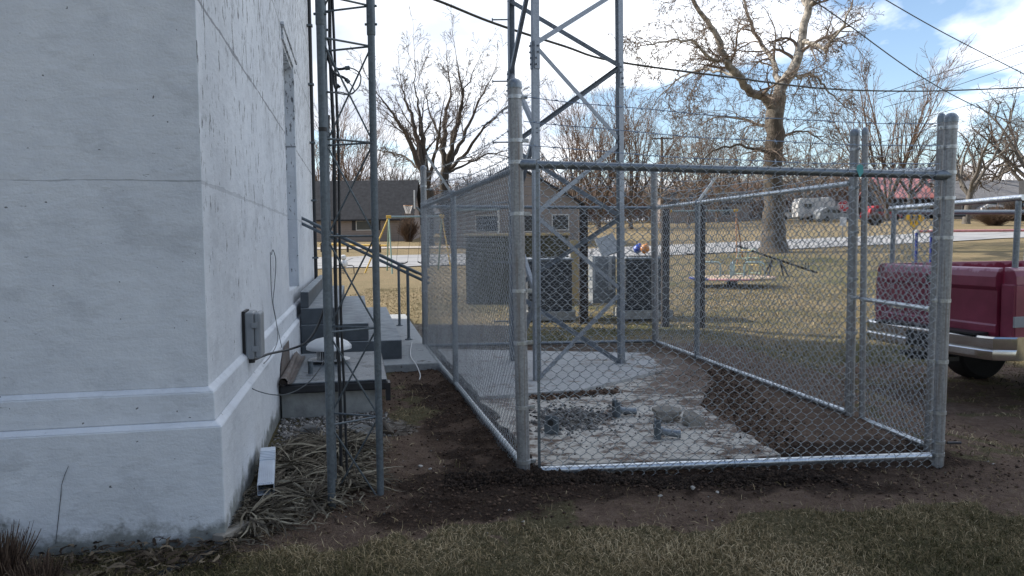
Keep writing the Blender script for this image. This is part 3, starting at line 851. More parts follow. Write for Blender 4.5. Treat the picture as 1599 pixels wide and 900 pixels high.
def cable(name, pts, r, m, lab, cat='cable', n=7, sub=6, sag=0, group=None):
    """smooth Catmull-Rom cable through the given points"""
    p = [Vector(q) for q in pts]; out = []
    for i in range(len(p) - 1):
        p0, p1, p2, p3 = p[max(i - 1, 0)], p[i], p[i + 1], p[min(i + 2, len(p) - 1)]
        for k in range(sub):
            t = k / sub
            q = .5 * ((2 * p1) + (p2 - p0) * t + (2 * p0 - 5 * p1 + 4 * p2 - p3) * t * t + (3 * p1 - p0 - 3 * p2 + p3) * t ** 3)
            q.z -= sag * 4 * t * (1 - t)
            out.append(q)
    out.append(p[-1])
    o = MB().tube(out, r, n).build(name, m, None, smooth=True)
    return tag(o, lab, cat, group)
cable('power_cable', [B2W(.045, 1.19, .70), P(420, 553, 5.2), P(455, 545, 5.6), P(480, 533, 5.5), P(500, 500, 4.9), P(513, 440, 4.62), P(512, 330, 4.56), P(513, 180, 4.55)], .0085, M['black_cable'],
      'thick black cable looping from the junction box across to the lattice mast')
cable('ground_wire', [B2W(.045, 1.27, .71), P(376, 578, 4.75), P(377, 592, 4.7), P(400, 610, 4.65), P(440, 617, 4.6), P(475, 603, 4.5), P(500, 575, 4.45), P(516, 540, 4.42)], .0035, M['grey_cable'],
      'thin grey wire hanging in a low loop from the junction box to the mast')
cable('loose_wire', [B2W(.012, 2.85, 1.36), B2W(.02, 2.9, 1.40), B2W(.03, 3.0, 1.30), B2W(.02, 2.95, 1.1), B2W(.012, 2.86, .95), B2W(.035, 2.83, .80), B2W(.075, 2.5, .66), B2W(.07, 2.0, .61), B2W(.072, 1.6, .62)], .0035, M['grey_cable'],
      'thin loose wire looping down the white wall onto the plinth ledge')
cable('wall_wire', [B2W(.006, 2.82, 1.38), B2W(.006, 2.83, 1.0), B2W(.04, 2.84, .76), B2W(.075, 2.85, .56)], .003, M['grey_cable'],
      'thin straight wire dropping down the white wall above the hatch')

# ------------------------------------------------------------------ lattice mast beside the wall
mst_pts = [Vector((-1.0, 4.07, 0)), Vector((-.768, 4.27, 0)), Vector((-1.062, 4.37, 0))]
mc = sum(mst_pts, Vector()) / 3
mast = empty('lattice_mast', tuple(mc), 0, 'slim three legged steel lattice mast standing in dead leaves by the white wall', 'mast')
ml = [p - mc for p in mst_pts]
for i, p in enumerate(ml):
    mb = MB(); mb.tube([p + Vector((0, 0, -.15)), p + Vector((0, 0, 7.2))], .0215 if i != 1 else .020, 16); lg = mb.build('leg', M['galv_mast'], mast, smooth=True)
    mb = MB()
    mb.lathe(p + Vector((0, 0, 2.60)), [(.0225, 0), (.0245, .006), (.0245, .22), (.0225, .226)], 16)
    for z in (2.66, 2.76): mb.tube([p + Vector((-.034, 0, z)), p + Vector((.034, 0, z))], .007, 8)
    mb.build('joint_sleeve', M['galv_mast'], lg, smooth=True)
nodes = [-.04, .46, .97, 1.49, 2.01, 2.54] + [2.76 + .52 * k for k in range(9)]
for k in range(len(nodes)):
    for a, b in ((0, 1), (1, 2), (2, 0)):
        if k > 0:
            MB().tube([ml[a] + Vector((0, 0, nodes[k])), ml[b] + Vector((0, 0, nodes[k]))], .0058, 7).build('brace', M['galv_mast'], mast, smooth=True)
        if k + 1 < len(nodes) and nodes[k + 1] - nodes[k] > .3:
            z0, z1 = nodes[k], nodes[k + 1]
            if (a, b) in ((0, 1), (1, 2)): z0, z1 = z1, z0
            MB().tube([ml[a] + Vector((0, 0, z0)), ml[b] + Vector((0, 0, z1))], .0052, 7).build('brace', M['galv_mast'], mast, smooth=True)
mb = MB()
mb.lathe(ml[0] + Vector((0, 0, 2.045)), [(.0235, 0), (.0235, .022)], 14); mb.build('tape_band', M['plastic_black'], mast)
def jig(px, D, y0, y1, n=12, amp=.006, seed=1):
    rr = random.Random(seed); out = []
    for k in range(n):
        y = y0 + (y1 - y0) * k / (n - 1)
        q = P(px, y, D); q.x += rr.uniform(-amp, amp); q.y += rr.uniform(-amp, amp); out.append(q)
    return out
cx_, cy_ = -1.035, 4.45
cable('coaxial_cable', [(cx_ + .006 * math.sin(k * 2.1), cy_ + .005 * math.cos(k), .12 + k * .48) for k in range(15)], .0105, M['black_cable'], 'black coaxial cable running up behind the left leg of the lattice mast', sub=4)
cable('feeder_cable', [(cx_ + .030 + .006 * math.sin(k * 1.7 + 1) - .002 * k, cy_ + .01, .0 + k * .5 if k else -.02) for k in range(14)], .008, M['black_cable'], 'second black cable strapped just right of the coaxial run on the mast', sub=4)
# connector loops
cable('jumper_cable', [P(512, 60, 4.4), P(517, 85, 4.35), P(520, 100, 4.3), P(527, 108, 4.28), P(540, 107, 4.27)], .0075, M['black_cable'], 'uppermost black jumper lead ending in a connector inside the mast')
cable('jumper_cable', [P(510, 80, 4.4), P(518, 108, 4.35), P(526, 117, 4.3), P(536, 121, 4.27), P(542, 126, 4.26)], .0075, M['black_cable'], 'middle black jumper lead ending in a connector inside the mast')
cable('jumper_cable', [P(509, 85, 4.4), P(518, 108, 4.35), P(521, 125, 4.3), P(524, 138, 4.27), P(529, 134, 4.26)], .0075, M['black_cable'], 'lowest black jumper lead hooking down beside the mast leg')
for (a, b, l) in (((539, 107), (546, 106), 'upper small grey cable connector'), ((540, 124), (545, 129), 'middle small grey cable connector'), ((527, 136), (530, 133), 'lower small grey cable connector')):
    tag(MB().tube([P(*a, 4.27), P(*b, 4.27)], .012, 10).build('cable_connector', M['galv_mast'], None), l + ' between jumper lead and thin loop', 'connector')
cable('thin_lead', [P(546, 106, 4.27), P(556, 110, 4.27), P(563, 118, 4.27), P(562, 132, 4.27), P(554, 143, 4.27), P(543, 148, 4.27), P(528, 146, 4.3), P(510, 143, 4.38)], .0038, M['grey_cable'], 'thin grey lead curling in a wide loop through the upper mast')
cable('thin_lead', [P(545, 129, 4.27), P(551, 137, 4.27), P(553, 144, 4.27), P(546, 147.5, 4.28), P(530, 144, 4.32), P(512, 145, 4.4)], .0034, M['grey_cable'], 'thin grey lead in a tighter loop inside the wide one')

# ------------------------------------------------------------------ big steel tower in the enclosure
tl = [Vector((.226, 7.4, 0)), Vector((1.235, 8.4, 0)), Vector((-.02, 8.72, 0))]
tcn = sum(tl, Vector()) / 3
tw = empty('steel_tower', tuple(tcn), 0, 'tall three legged galvanised steel tower with zigzag bracing inside the fence', 'tower')
TT = 10.4
def leg_at(i, z):
    p = tl[i] - tcn
    return Vector((p.x * (1 - .008 * z), p.y * (1 - .008 * z), z))
for i in range(3):
    o_ = (tl[i] - tcn).normalized(); s_ = Vector((-o_.y, o_.x, 0))
    w, t_ = .088, .009
    # 60 degree angle section, apex outward
    a1 = (-o_ * math.cos(R(30)) + s_ * math.sin(R(30))); a2 = (-o_ * math.cos(R(30)) - s_ * math.sin(R(30)))
    n1v = Vector((a1.y, -a1.x, 0)); n1v = n1v if n1v.dot(o_) < 0 else -n1v
    n2v = Vector((a2.y, -a2.x, 0)); n2v = n2v if n2v.dot(o_) < 0 else -n2v
    q = [Vector((0, 0, 0)), a1 * w, a1 * w + n1v * t_, -o_ * (t_ * 2), a2 * w + n2v * t_, a2 * w]
    q = [v + o_ * .03 for v in q]
    top = leg_at(i, TT); bot = leg_at(i, .03)
    vs = [bot + v for v in q] + [top + v for v in q]
    mb = MB(); mb.add(vs, [tuple(range(6)), tuple(range(6, 12))] + [(k, (k + 1) % 6, (k + 1) % 6 + 6, k + 6) for k in range(6)])
    lg = mb.build('leg', M['galv_tower'], tw, bevel=.002)
    for zc_ in (3.25, 6.4):
        for a_, nv in ((a1, n1v), (a2, n2v)):
            mb = MB()
            c = leg_at(i, zc_) + o_ * .03 + a_ * w * .55 - nv * .005
            fr = Matrix((a_, -nv, Vector((0, 0, 1)))).transposed()
            if zc_ > 1: mb.box(c, (w * .8, .008, .26), fr)
            for dz in (-.09, -.03, .03, .09):
                cc = leg_at(i, zc_ + dz) + o_ * .03 + a_ * w * (.4 if dz < 0 else .7) - nv * .012
                mb.tube([cc, cc - nv * .012], .010, 6)
            mb.build('splice_plate', M['galv_tower'], lg)
def brace(i, zi, j, zj, out=.0):
    a = leg_at(i, zi); b = leg_at(j, zj)
    mid = ((tl[i] + tl[j]) / 2 - tcn); mid.z = 0; nout = mid.normalized()
    d = (b - a).normalized(); up = d.cross(nout).normalized()
    fr = Matrix((d, nout, up)).transposed(); L = (b - a).length
    c = (a + b) / 2 + nout * (.0 + out)
    mb = MB(); mb.box(c, (L, .006, .044), fr); mb.box(c + up * .022 - nout * .018, (L, .036, .006), fr)
    for e in (a + d * .05, b - d * .05): mb.tube([e + nout * (out + .002), e + nout * (out + .018)], .011, 6)
    mb.build('brace', M['galv_tower'], tw)
k = 0; z = .07; side = 0
while z + .82 < TT:
    a, b = (0, 1) if side == 0 else (1, 0)
    brace(a, z, b, z + .82); 
    a, b = (1, 2) if side == 0 else (2, 1)
    brace(a, z, b, z + .82)
    a, b = (2, 0) if side == 0 else (0, 2)
    brace(a, z, b, z + .82)
    z += .82; side = 1 - side
for k in range(14):
    z = .53 + .685 * k
    p = leg_at(2, z) + Vector((-.02, 0, 0))
    MB().tube([p, p + Vector((-.17, 0, 0))], .0085, 8).lathe(p + Vector((-.17, 0, 0)), [(.0, -.006), (.02, -.006), (.02, .006)][1:], 8, axis=(1, 0, 0)).build('step_bolt', M['galv_tower'], tw)

# slabs inside the enclosure
def slab(name, pxs, z, m, thick, lab=None, rough=.0, seed=3):
    pts = []
    for px, py in pxs:
        if px < 0:
            q = FL.lerp(RL, py) + E1 * .10; pts.append(Vector((q.x, q.y, z))); continue
        d = ray(px, py); tt = (z - EYE) / d.z
        pts.append(Vector((0, 0, EYE)) + d * tt)
    rr = random.Random(seed); out = []
    for i, p in enumerate(pts):
        q = pts[(i + 1) % len(pts)]
        n = max(1, int((q - p).length / .12))
        for k in range(n):
            w = p.lerp(q, k / n); out.append(Vector((w.x + rr.uniform(-rough, rough), w.y + rr.uniform(-rough, rough), z - thick)))
    o = MB().prism(out, (0, 0, thick)).build(name, m, None, bevel=.008 if rough == 0 else 0)
    o['kind'] = 'structure'
    return o
slab('old_slab', [(-1, .02), (838, 726), (1218, 712), (1170, 680), (1128, 656), (1092, 634), (1098, 612), (1118, 595), (1090, 574), (1050, 554), (-1, .93)], .052, M['old_slab'], .15, rough=.035)
slab('new_slab', [(-1, .36), (838, 613), (905, 609), (1040, 577), (1005, 551), (-1, .91)], .080, M['new_slab'], .12, rough=.012)

# ------------------------------------------------------------------ chain link
def fabric(name, A0, A1, B0, B1, parent, org, r=.0022, depth=.0048, pitch=.036, ragged=0, seed=0):
    """woven wire between corners A0 (bottom) A1 (top) and B0, B1; one mesh"""
    A0, A1, B0, B1 = [np.array(v, float) for v in (A0, A1, B0, B1)]
    L = np.linalg.norm(B0 - A0); H = (np.linalg.norm(A1 - A0) + np.linalg.norm(B1 - B0)) / 2
    nw = max(2, int(round(L / pitch))); p = L / nw
    nh = int(round(H / pitch)); h = 1.0 / nh
    nrm = np.cross(B0 - A0, A1 - A0); nrm /= np.linalg.norm(nrm)
    us, vs, ds = [], [], []
    for j in range(nh + 1):
        right = j % 2 == 0
        e = .10
        # two points per turn: the wire passes from the front layer to the back layer round its neighbour
        us += [1.0 + e if right else -e, 1.0 + e if right else -e]
        vs += [j * h - h * .14, j * h + h * .14]
        ds += [(1 if right else -1) * depth, (-1 if right else 1) * depth]
    us, vs, ds = map(np.array, (us, vs, ds))
    K = nw
    kk = np.arange(K)[:, None]
    par = (kk % 2)
    U = (kk + np.where(par == 0, us[None, :], 1 - us[None, :])) / nw
    V = np.clip(np.broadcast_to(vs[None, :], U.shape), -.01, 1.01)
    Dd = np.broadcast_to(ds[None, :], U.shape) * np.where(par == 0, 1, -1)
    # gentle slack
    rr = np.random.RandomState(seed)
    wob = .006 * np.sin(U * L * 2.3 + seed) + .004 * np.sin(V * 6 + U * L * 1.1)
    bot = A0[None, None] * (1 - U[..., None]) + B0[None, None] * U[..., None]
    top = A1[None, None] * (1 - U[..., None]) + B1[None, None] * U[..., None]
    Pt = bot * (1 - V[..., None]) + top * V[..., None] + nrm[None, None] * (Dd + wob)[..., None] - np.array(org)[None, None]
    Vx, q = batch_tubes(Pt, r, 5, ref=nrm)
    return np_mesh(name, Vx, q, M['galv_wire'], parent, True)

def strand(parent, org, pts, seed=0, sag=.02):
    """barbed wire: two twisted wires and a barb every 12 cm"""
    rr = random.Random(seed); org = Vector(org); mb = MB()
    for a, b in zip(pts[:-1], pts[1:]):
        a, b = Vector(a) - org, Vector(b) - org
        L = (b - a).length; n = max(4, int(L / .05)); path = []
        for k in range(n + 1):
            t = k / n; q = a.lerp(b, t); q.z -= sag * 4 * t * (1 - t) + .003 * math.sin(t * 17 + seed)
            path.append(q)
        mb.tube(path, .0027, 5)
        m_ = int(L / .125)
        for k in range(m_):
            t = (k + .5) / m_; q = a.lerp(b, t); q.z -= sag * 4 * t * (1 - t)
            dd = (b - a).normalized()
            mb.tube([q - dd * .008, q + dd * .008], .0052, 5)
            for s_ in range(2):
                v = Vector((rr.uniform(-1, 1), rr.uniform(-1, 1), rr.uniform(-1, 1))).normalized() * .018
                mb.tube([q - v, q + v], .0014, 3)
    return mb.build('barbed_wire', M['galv_wire'], parent)

def post(parent, org, bot, top, r, m, cap='dome', name='post'):
    org = Vector(org); a, b = Vector(bot) - org, Vector(top) - org
    mb = MB(); mb.tube([a, b], r, 24); o = mb.build(name, m, parent, smooth=True)
    ax = (b - a).normalized()
    MB().lathe(b, [(r * 1.08, -.03), (r * 1.10, -.004), (r * 1.0, .010), (r * .7, .024), (r * .25, .031)], 24, axis=ax).build('post_cap', M['galv'], o, smooth=True, auto=60)
    return o
def bands(parent, org, bot, top, r, zs, toward, m=None, h=.022):
    org = Vector(org); a, b = Vector(bot), Vector(top)
    tw_ = Vector((toward[0], toward[1], 0)).normalized()
    for z in zs:
        mb = MB(); t = (z - a.z) / (b.z - a.z); c = a.lerp(b, t) - org
        mb.lathe(c, [(r + .0045, -h / 2), (r + .0045, h / 2)], 20)
        mb.box(c + tw_ * (r + .016), (.040, .014, h), Matrix.Rotation(math.atan2(tw_.y, tw_.x), 3, 'Z'))
        mb.tube([c + tw_ * (r + .024) + Vector((tw_.y, -tw_.x, 0)) * .016, c + tw_ * (r + .024) - Vector((tw_.y, -tw_.x, 0)) * .016], .006, 6)
        mb.build('tension_band', m or M['alu'], parent, smooth=True)
def v3(v2, z): return Vector((v2[0], v2[1], z))
def rail(parent, org, a, b, r=.024, m=None, name='top_rail'):
    org = Vector(org); return MB().tube([Vector(a) - org, Vector(b) - org], r, 16).build(name, m or M['galv'], parent, smooth=True)
FGRP = 'chain link panels round the tower'
# front
o0 = v3(FL, 0)
ff = empty('chain_link_fence', o0, 0, 'near front panel of the galvanised chain link enclosure, corner post to corner post', 'fence', FGRP)
FLb, FLt = P(818.5, 748, 4.62), P(803.5, 131, 4.62)
FRb, FRt = P(1463, 728, 4.80), P(1485.5, 184, 4.80)
pl = post(ff, o0, FLb - Vector((0, 0, .1)), FLt, .0405, M['galv_post'])
pr = post(ff, o0, FRb - Vector((0, 0, .1)), FRt, .0375, M['galv_post'])
bands(pl, o0, FLb, FLt, .0405, [.09, .43, .83, 1.15, 1.62, 1.93, 2.06, 2.32], (1, .05)); bands(pr, o0, FRb, FRt, .0375, [.06, .14, .33, .66, 1.05, 1.45, 1.70, 1.86, 2.02, 2.14], (-1, 0))
tl0, tr0 = P(824, 257, 4.61), P(1470, 274, 4.79); bl0, br0 = P(836, 735, 4.60), P(1452, 712, 4.78)
rail(ff, o0, tl0, tr0, .0245); rail(ff, o0, bl0, br0, .024, M['galv_bright'], 'bottom_rail')
MB().lathe(tl0 - o0, [(.030, -.05), (.033, -.04), (.033, .045), (.03, .05)], 18, axis=(1, 0, 0)).build('rail_end', M['galv'], ff, smooth=True)
MB().lathe(tr0 - o0 - Vector((.0, 0, 0)), [(.030, -.05), (.033, 0), (.03, .05)], 18, axis=(1, 0, 0)).build('rail_end', M['galv'], ff, smooth=True)
nf = Vector((0, -.034, 0))
fa0, fa1, fb0, fb1 = P(843, 752, 4.585), P(838, 243, 4.585), P(1455, 731, 4.765), P(1463, 261, 4.765)
fabric('fabric', fa0, fa1, fb0, fb1, ff, o0, seed=1)
MB().box((fa0 + fa1) / 2 - o0 + Vector((-.0, .0, -.02)), (.018, .006, (fa1 - fa0).length * .97)).build('tension_bar', M['galv'], ff)
tiem = MB()
for k in range(7):
    for aa, bb, rr_ in ((tl0, tr0, .027), (bl0, br0, .0265)):
        c = aa.lerp(bb, (k + .6) / 7.3) - o0
        tiem.lathe(c, [(rr_, -.003), (rr_, .003)], 12, axis=(1, .07, 0))
tiem.build('tie_wire', M['galv_wire'], ff)
for k, (ya, yb) in enumerate(((151, 194), (189, 228), (226, 256))):
    strand(ff, o0, [P(818, ya, 4.60), P(1468, yb, 4.79)], k, .035)
# hanging teal tag at the top rail
tagp = P(1343, 264, 4.72)
tg = MB().prism([(-.022, 0, 0), (0, 0, -.055), (.022, 0, -.02), (.018, 0, .02), (0, 0, .03), (-.018, 0, .02)], (0, .002, 0)).build('fence_tag', M['teal'], None)
tg.location = tagp; tag(tg, 'small teal plastic tag hanging on the front top rail', 'tag')

# left side
fl_ = empty('chain_link_fence', v3(FL, 0), 0, 'left side panel of the chain link enclosure running back past the steps', 'fence', FGRP)
o1 = v3(FL, 0)
LM = FL.lerp(RL, .51)
RLb, RLt = v3(RL, -.05), P(661, 262, 10.15)
post(fl_, o1, RLb, RLt, .040, M['galv_post'])
LMt = v3(LM, 1.93)
post(fl_, o1, v3(LM, -.1), LMt, .028, M['galv'])
nl = Vector((-E1.x, -E1.y, 0))
armt = P(666, 243, 7.42)
MB().tube([LMt - o1 + Vector((0, 0, -.02)), armt - o1], .017, 4).build('barb_arm', M['alu'], fl_)
la, lb_ = v3(FL, 1.905), v3(RL, 1.93)
rail(fl_, o1, la, lb_, .021); rail(fl_, o1, v3(FL, .05), v3(RL, .05), .022, M['galv_bright'], 'bottom_rail')
off = nl * .036
A_ = FL.lerp(RL, .008)
fabric('fabric', v3(A_, .0) + off, v3(A_, 1.955) + off, v3(RL, .0) + off, v3(RL, 1.975) + off, fl_, o1, r=.0019, seed=2)
for k in range(3):
    a = P((798, 797, 797)[k], (165, 203, 244)[k], 4.66); b = LMt.lerp(armt, (1, .66, .33)[k]); c = P(662, (262, 277, 292)[k] + 4, 10.15)
    strand(fl_, o1, [a, b, c], 10 + k, .03)
bands(fl_, o1, v3(RL, 0), RLt, .040, [.3, .8, 1.3, 1.8, 1.97, 2.2], (.2, -1))

# rear
fr_ = empty('chain_link_fence', v3(RR, 0), 0, 'rear panel of the chain link enclosure behind the tower legs', 'fence', FGRP)
o2 = v3(RR, 0)
RRt = P(1021, 268, 10.4)
post(fr_, o2, v3(RR, -.1), RRt, .046, M['galv_post'])
rail(fr_, o2, v3(RL, 1.93), v3(RR, 1.895), .021); rail(fr_, o2, v3(RL, .06), v3(RR, .06), .022, M['galv'], 'bottom_rail')
fabric('fabric', v3(RL, .0) + Vector((0, .03, 0)), v3(RL, 1.96) + Vector((0, .03, 0)), v3(RR, .0) + Vector((0, .03, 0)), v3(RR, 1.93) + Vector((0, .03, 0)), fr_, o2, seed=3)
for k in range(3): strand(fr_, o2, [P(664, 268 + 14 * k, 10.16), P(1019, (275, 291, 306)[k], 10.4)], 20 + k, .05)

# right side up to the gate post
fg = empty('chain_link_fence', v3(GP, 0), 0, 'right side panel of the chain link enclosure from the rear corner to the gate', 'fence', FGRP)
o3 = v3(GP, 0)
GPb, GPt = P(1326, 658, 6.02), P(1335, 207, 6.02)
post(fg, o3, GPb - Vector((0, 0, .1)), GPt, .036, M['galv_post'])
RM = RR.lerp(GP, .32)
rmt = v3(RM, 1.90)
post(fg, o3, v3(RM, -.1), rmt, .031, M['galv'])
nr = Vector((E1.x, E1.y, 0))
armr = rmt + nr * .22 + Vector((0, 0, .28))
MB().tube([rmt - o3, armr - o3], .018, 4).build('barb_arm', M['alu'], fg)
ga = P(1326, 287, 6.02)
rail(fg, o3, v3(RR, 1.895), ga, .021, M['galv_bright']); rail(fg, o3, v3(RR, .06), v3(GP, .05), .022, M['galv_bright'], 'bottom_rail')
offr = -nr * .034
fabric('fabric', v3(RR, .0) + offr, v3(RR, 1.93) + offr, v3(GP, .0) + offr, Vector((GP.x, GP.y, ga.z + .03)) + offr, fg, o3, seed=4)
for k in range(3):
    strand(fg, o3, [P(1023, (275, 291, 306)[k], 10.4), rmt.lerp(armr, (1, .66, .33)[k]), P(1334, (222, 243, 264)[k], 6.02)], 30 + k, .05)
bands(fg, o3, GPb, GPt, .036, [.2, .7, 1.13, 1.5, 1.85, 2.0, 2.15], (.1, -1))

# gate
gt = empty('fence_gate', v3(GP, 0), 0, 'narrow chain link gate closing the right side between post pair and corner post', 'gate')
Hb, Ht = P(1346, 655, 5.93), P(1351, 205, 5.93)
Lb, Lt = P(1448, 712, 5.0), P(1470.5, 184, 5.0)
post(gt, o3, Hb, Ht, .024, M['galv_post'], name='gate_stile'); post(gt, o3, Lb, Lt, .0245, M['galv_post'], name='gate_stile')
gta, gtb = P(1350, 272, 5.93), P(1470, 265, 5.0)
rail(gt, o3, gta, gtb, .020, M['galv_bright']); rail(gt, o3, P(1346, 467, 5.93), P(1452, 483, 5.0), .017, M['galv_bright'], 'mid_rail')
rail(gt, o3, P(1346, 654, 5.93), P(1450, 697, 5.0), .019, M['galv_bright'], 'bottom_rail')
fabric('fabric', P(1350, 659, 5.9), P(1354, 264, 5.9), P(1450, 706, 4.98), P(1468, 257, 4.98), gt, o3, seed=5)
for k in range(3): strand(gt, o3, [P(1351, (222, 243, 264)[k] + 3, 5.93), P(1470, (193, 222, 250)[k], 5.0)], 40 + k, .02)
mb = MB()
lp = P(1340, 465, 5.96) - o3
mb.box(lp, (.10, .03, .02)); mb.tube([lp + Vector((-.07, -.02, 0)), lp + Vector((.03, -.02, 0))], .008, 8); mb.box(lp + Vector((-.06, 0, -.01)), (.02, .05, .06))
mb.build('latch', M['alu'], gt)
mb = MB()
for y in (337, 690):
    p = P(1474 if y < 500 else 1468, y, 4.93) - o3
    mb.box(p, (.05, .05, .02)); mb.tube([p + Vector((.03, -.03, 0)), p + Vector((.12, -.03, 0))], .009, 8)
mb.build('hinge', M['dark_bolt'], gt)

# ------------------------------------------------------------------ pickup truck
tO = Vector((4.64, 8.23)); tH = math.atan2(.24, .97); tz = GZ(5.6, 8.6) - .01
tk = empty('pickup_truck', (tO.x, tO.y, tz), tH, 'maroon pickup truck with faded paint and a pipe rack parked right of the fence', 'truck')
W2 = .955
def plate(poly, y0, y1): # side profile (x, z) extruded across y
    return [(x, y0, z) for x, z in poly], (0, y1 - y0, 0)
def arch(cx, cz, r, a0, a1, n=10): return [(cx + r * math.cos(R(a0 + (a1 - a0) * k / n)), cz + r * math.sin(R(a0 + (a1 - a0) * k / n))) for k in range(n + 1)]
AX1, AX2, TR = 1.35, 4.5, .405
for sgn in (-1, 1):
    lower = [(.02, .60)] + arch(AX1, .42, .47, 158, 22) + [(2.35, .52), (2.35, 1.18), (.02, 1.18)]
    mb = MB()
    p_, e_ = plate(lower, sgn * (W2 - .02), sgn * W2); mb.prism(p_, e_)
    # shoulder roll and bed rail
    prof = [(W2, 1.18), (W2 - .005, 1.26), (W2 - .03, 1.31), (W2 - .07, 1.335), (W2 - .14, 1.34), (W2 - .14, 1.18)]
    mb.prism([(.02, sgn * y, z) for y, z in prof], (2.33, 0, 0))
    mb.bx(.05, 2.35, sgn * (W2 - .14) - .01, sgn * (W2 - .14) + .01, .75, 1.2)
    mb.bx(.02, .06, sgn * (W2 - .16), sgn * (W2 - .021), .62, 1.18)
    mb.build('bed_side', M['truck'], tk, bevel=.006)
    mb = MB(); mb.bx(.0, .14, sgn * (W2 - .01), sgn * (W2 + .006), .80, .90); mb.build('tail_lamp', M['box_grey'], tk, bevel=.004)
    MB().bx(.002, .03, sgn * (W2 - .005), sgn * (W2 - .158), .62, 1.19).build('corner_panel', M['truck'], tk, bevel=.018)
    # cab and front side
    cab = [(2.40, .55), (2.40, 1.30), (2.50, 1.32), (2.58, 1.80), (2.75, 1.86), (3.45, 1.85), (3.95, 1.30), (5.05, 1.22), (5.12, .62)] + arch(AX2, .42, .46, 22, 158) + [(3.6, .52)]
    mb = MB(); p_, e_ = plate(cab, sgn * (W2 - .05), sgn * W2); mb.prism(p_, e_); mb.build('cab_side', M['truck_cab'], tk, bevel=.008)
    mb = MB(); p_, e_ = plate([(2.68, 1.34), (2.74, 1.78), (3.40, 1.77), (3.80, 1.33)], sgn * (W2 - .02), sgn * (W2 + .004)); mb.prism(p_, e_); mb.build('side_window', M['glass_dark'], tk)
    mb = MB(); mb.bx(3.7, 3.82, sgn * (W2 + .02), sgn * (W2 + .20), 1.32, 1.5); mb.build('mirror', M['plastic_black'], tk, bevel=.02)
    mb = MB(); mb.bx(5.10, 5.14, sgn * .62, sgn * .88, .88, 1.08); mb.build('headlight', M['chrome'], tk, bevel=.01)
mb = MB()
mb.bx(2.42, 2.5, -(W2 - .06), W2 - .06, .6, 1.32); mb.bx(2.6, 3.46, -(W2 - .06), W2 - .06, 1.82, 1.885); mb.bx(3.96, 5.06, -(W2 - .06), W2 - .06, .9, 1.235); mb.bx(2.5, 5.0, -(W2 - .2), W2 - .2, .5, .6)
mb.bx(5.04, 5.12, -(W2 - .06), W2 - .06, .62, 1.2)
mb.build('cab', M['truck_cab'], tk, bevel=.02)
mb = MB(); mb.prism([(2.51, -.78, 1.34), (2.51, .78, 1.34), (2.60, .72, 1.80), (2.60, -.72, 1.80)], (.01, 0, 0)); mb.prism([(3.93, -.8, 1.30), (3.93, .8, 1.30), (3.47, .74, 1.82), (3.47, -.74, 1.82)], (.01, 0, 0)); mb.build('windscreen', M['glass_dark'], tk)
mb = MB(); mb.bx(.06, 2.38, -.82, .82, .70, .78); mb.bx(.4, 4.9, -.45, -.35, .5, .62); mb.bx(.4, 4.9, .35, .45, .5, .62); mb.build('bed_floor', M['plastic_black'], tk)
# tailgate with pressed lines
mb = MB()
hw = W2 - .178
tg_prof = [(-.02, .70), (-.03, .74), (-.03, .80), (-.018, .815), (-.018, 1.125), (-.03, 1.14), (-.045, 1.16), (-.042, 1.25), (-.02, 1.30), (.0, 1.325), (.05, 1.335), (.05, .70)]
mb.prism([(x, -hw, z) for x, z in tg_prof], (0, 2 * hw, 0))
tgt = mb.build('tailgate', M['truck'], tk, bevel=.004)
MB().bx(-.052, -.03, -.10, .10, 1.17, 1.235).build('tailgate_handle', M['plastic_black'], tgt, bevel=.004)
MB().bx(-.024, -.0185, .45, .66, .86, .93).build('badge', M['chrome'], tgt)
# bumper: bowed step bumper
mb = MB(); n = 22; prof = [(0, .50), (-.02, .505), (-.035, .53), (-.035, .585), (-.018, .60), (-.03, .615), (-.035, .70), (-.01, .715), (.10, .715), (.10, .50)]
rings = []
for k in range(n + 1):
    y = -W2 - .02 + (2 * W2 + .04) * k / n; q = abs(y) / (W2 + .02)
    bow = -.20 + .05 * q ** 2 + .20 * max(0, (q - .86) / .14) ** 2
    rings.append([(x + bow, y, z) for x, z in prof])
vs = [v for r_ in rings for v in r_]; np_ = len(prof)
fs = [(i * np_ + j, i * np_ + (j + 1) % np_, (i + 1) * np_ + (j + 1) % np_, (i + 1) * np_ + j) for i in range(n) for j in range(np_)]
fs += [tuple(range(np_)), tuple(n * np_ + j for j in range(np_))]
mb.add(vs, fs); bm_ = mb.build('rear_bumper', M['chrome'], tk, smooth=True, auto=30)
mb = MB(); mb.bx(-.21, .02, -.7, .7, .7165, .735); mb.build('step_pad', M['plastic_black'], bm_)
mb = MB(); mb.bx(-.245, -.236, -.16, .16, .53, .68); mb.build('plate_recess', M['plastic_black'], bm_)
mb = MB(); mb.bx(-.22, .1, -.04, .04, .40, .48); mb.bx(-.34, -.18, -.025, .025, .41, .44); mb.lathe((-.31, 0, .44), [(.012, 0), (.012, .03), (.026, .045), (.026, .065), (.012, .08)], 12); mb.bx(-.2, .02, -.3, .3, .41, .455)
mb.build('hitch', M['plastic_black'], bm_)
for cx_w in (AX1, AX2):
    for sgn in (-1, 1):
        wl = empty('wheel', (cx_w, sgn * .80, TR), 0); wl.parent = tk
        MB().lathe((0, 0, 0), [(.25, -.13), (.36, -.15), (.396, -.12), (.405, -.06), (.405, .06), (.396, .12), (.36, .15), (.25, .13)], 36, axis=(0, 1, 0)).build('tyre', M['tyre'], wl, smooth=True)
        MB().lathe((0, 0, 0), [(.06, -.10), (.2, -.075), (.25, -.09), (.25, .09), (.2, .075), (.06, .10)], 28, axis=(0, 1, 0)).build('rim', M['galv'], wl, smooth=True)
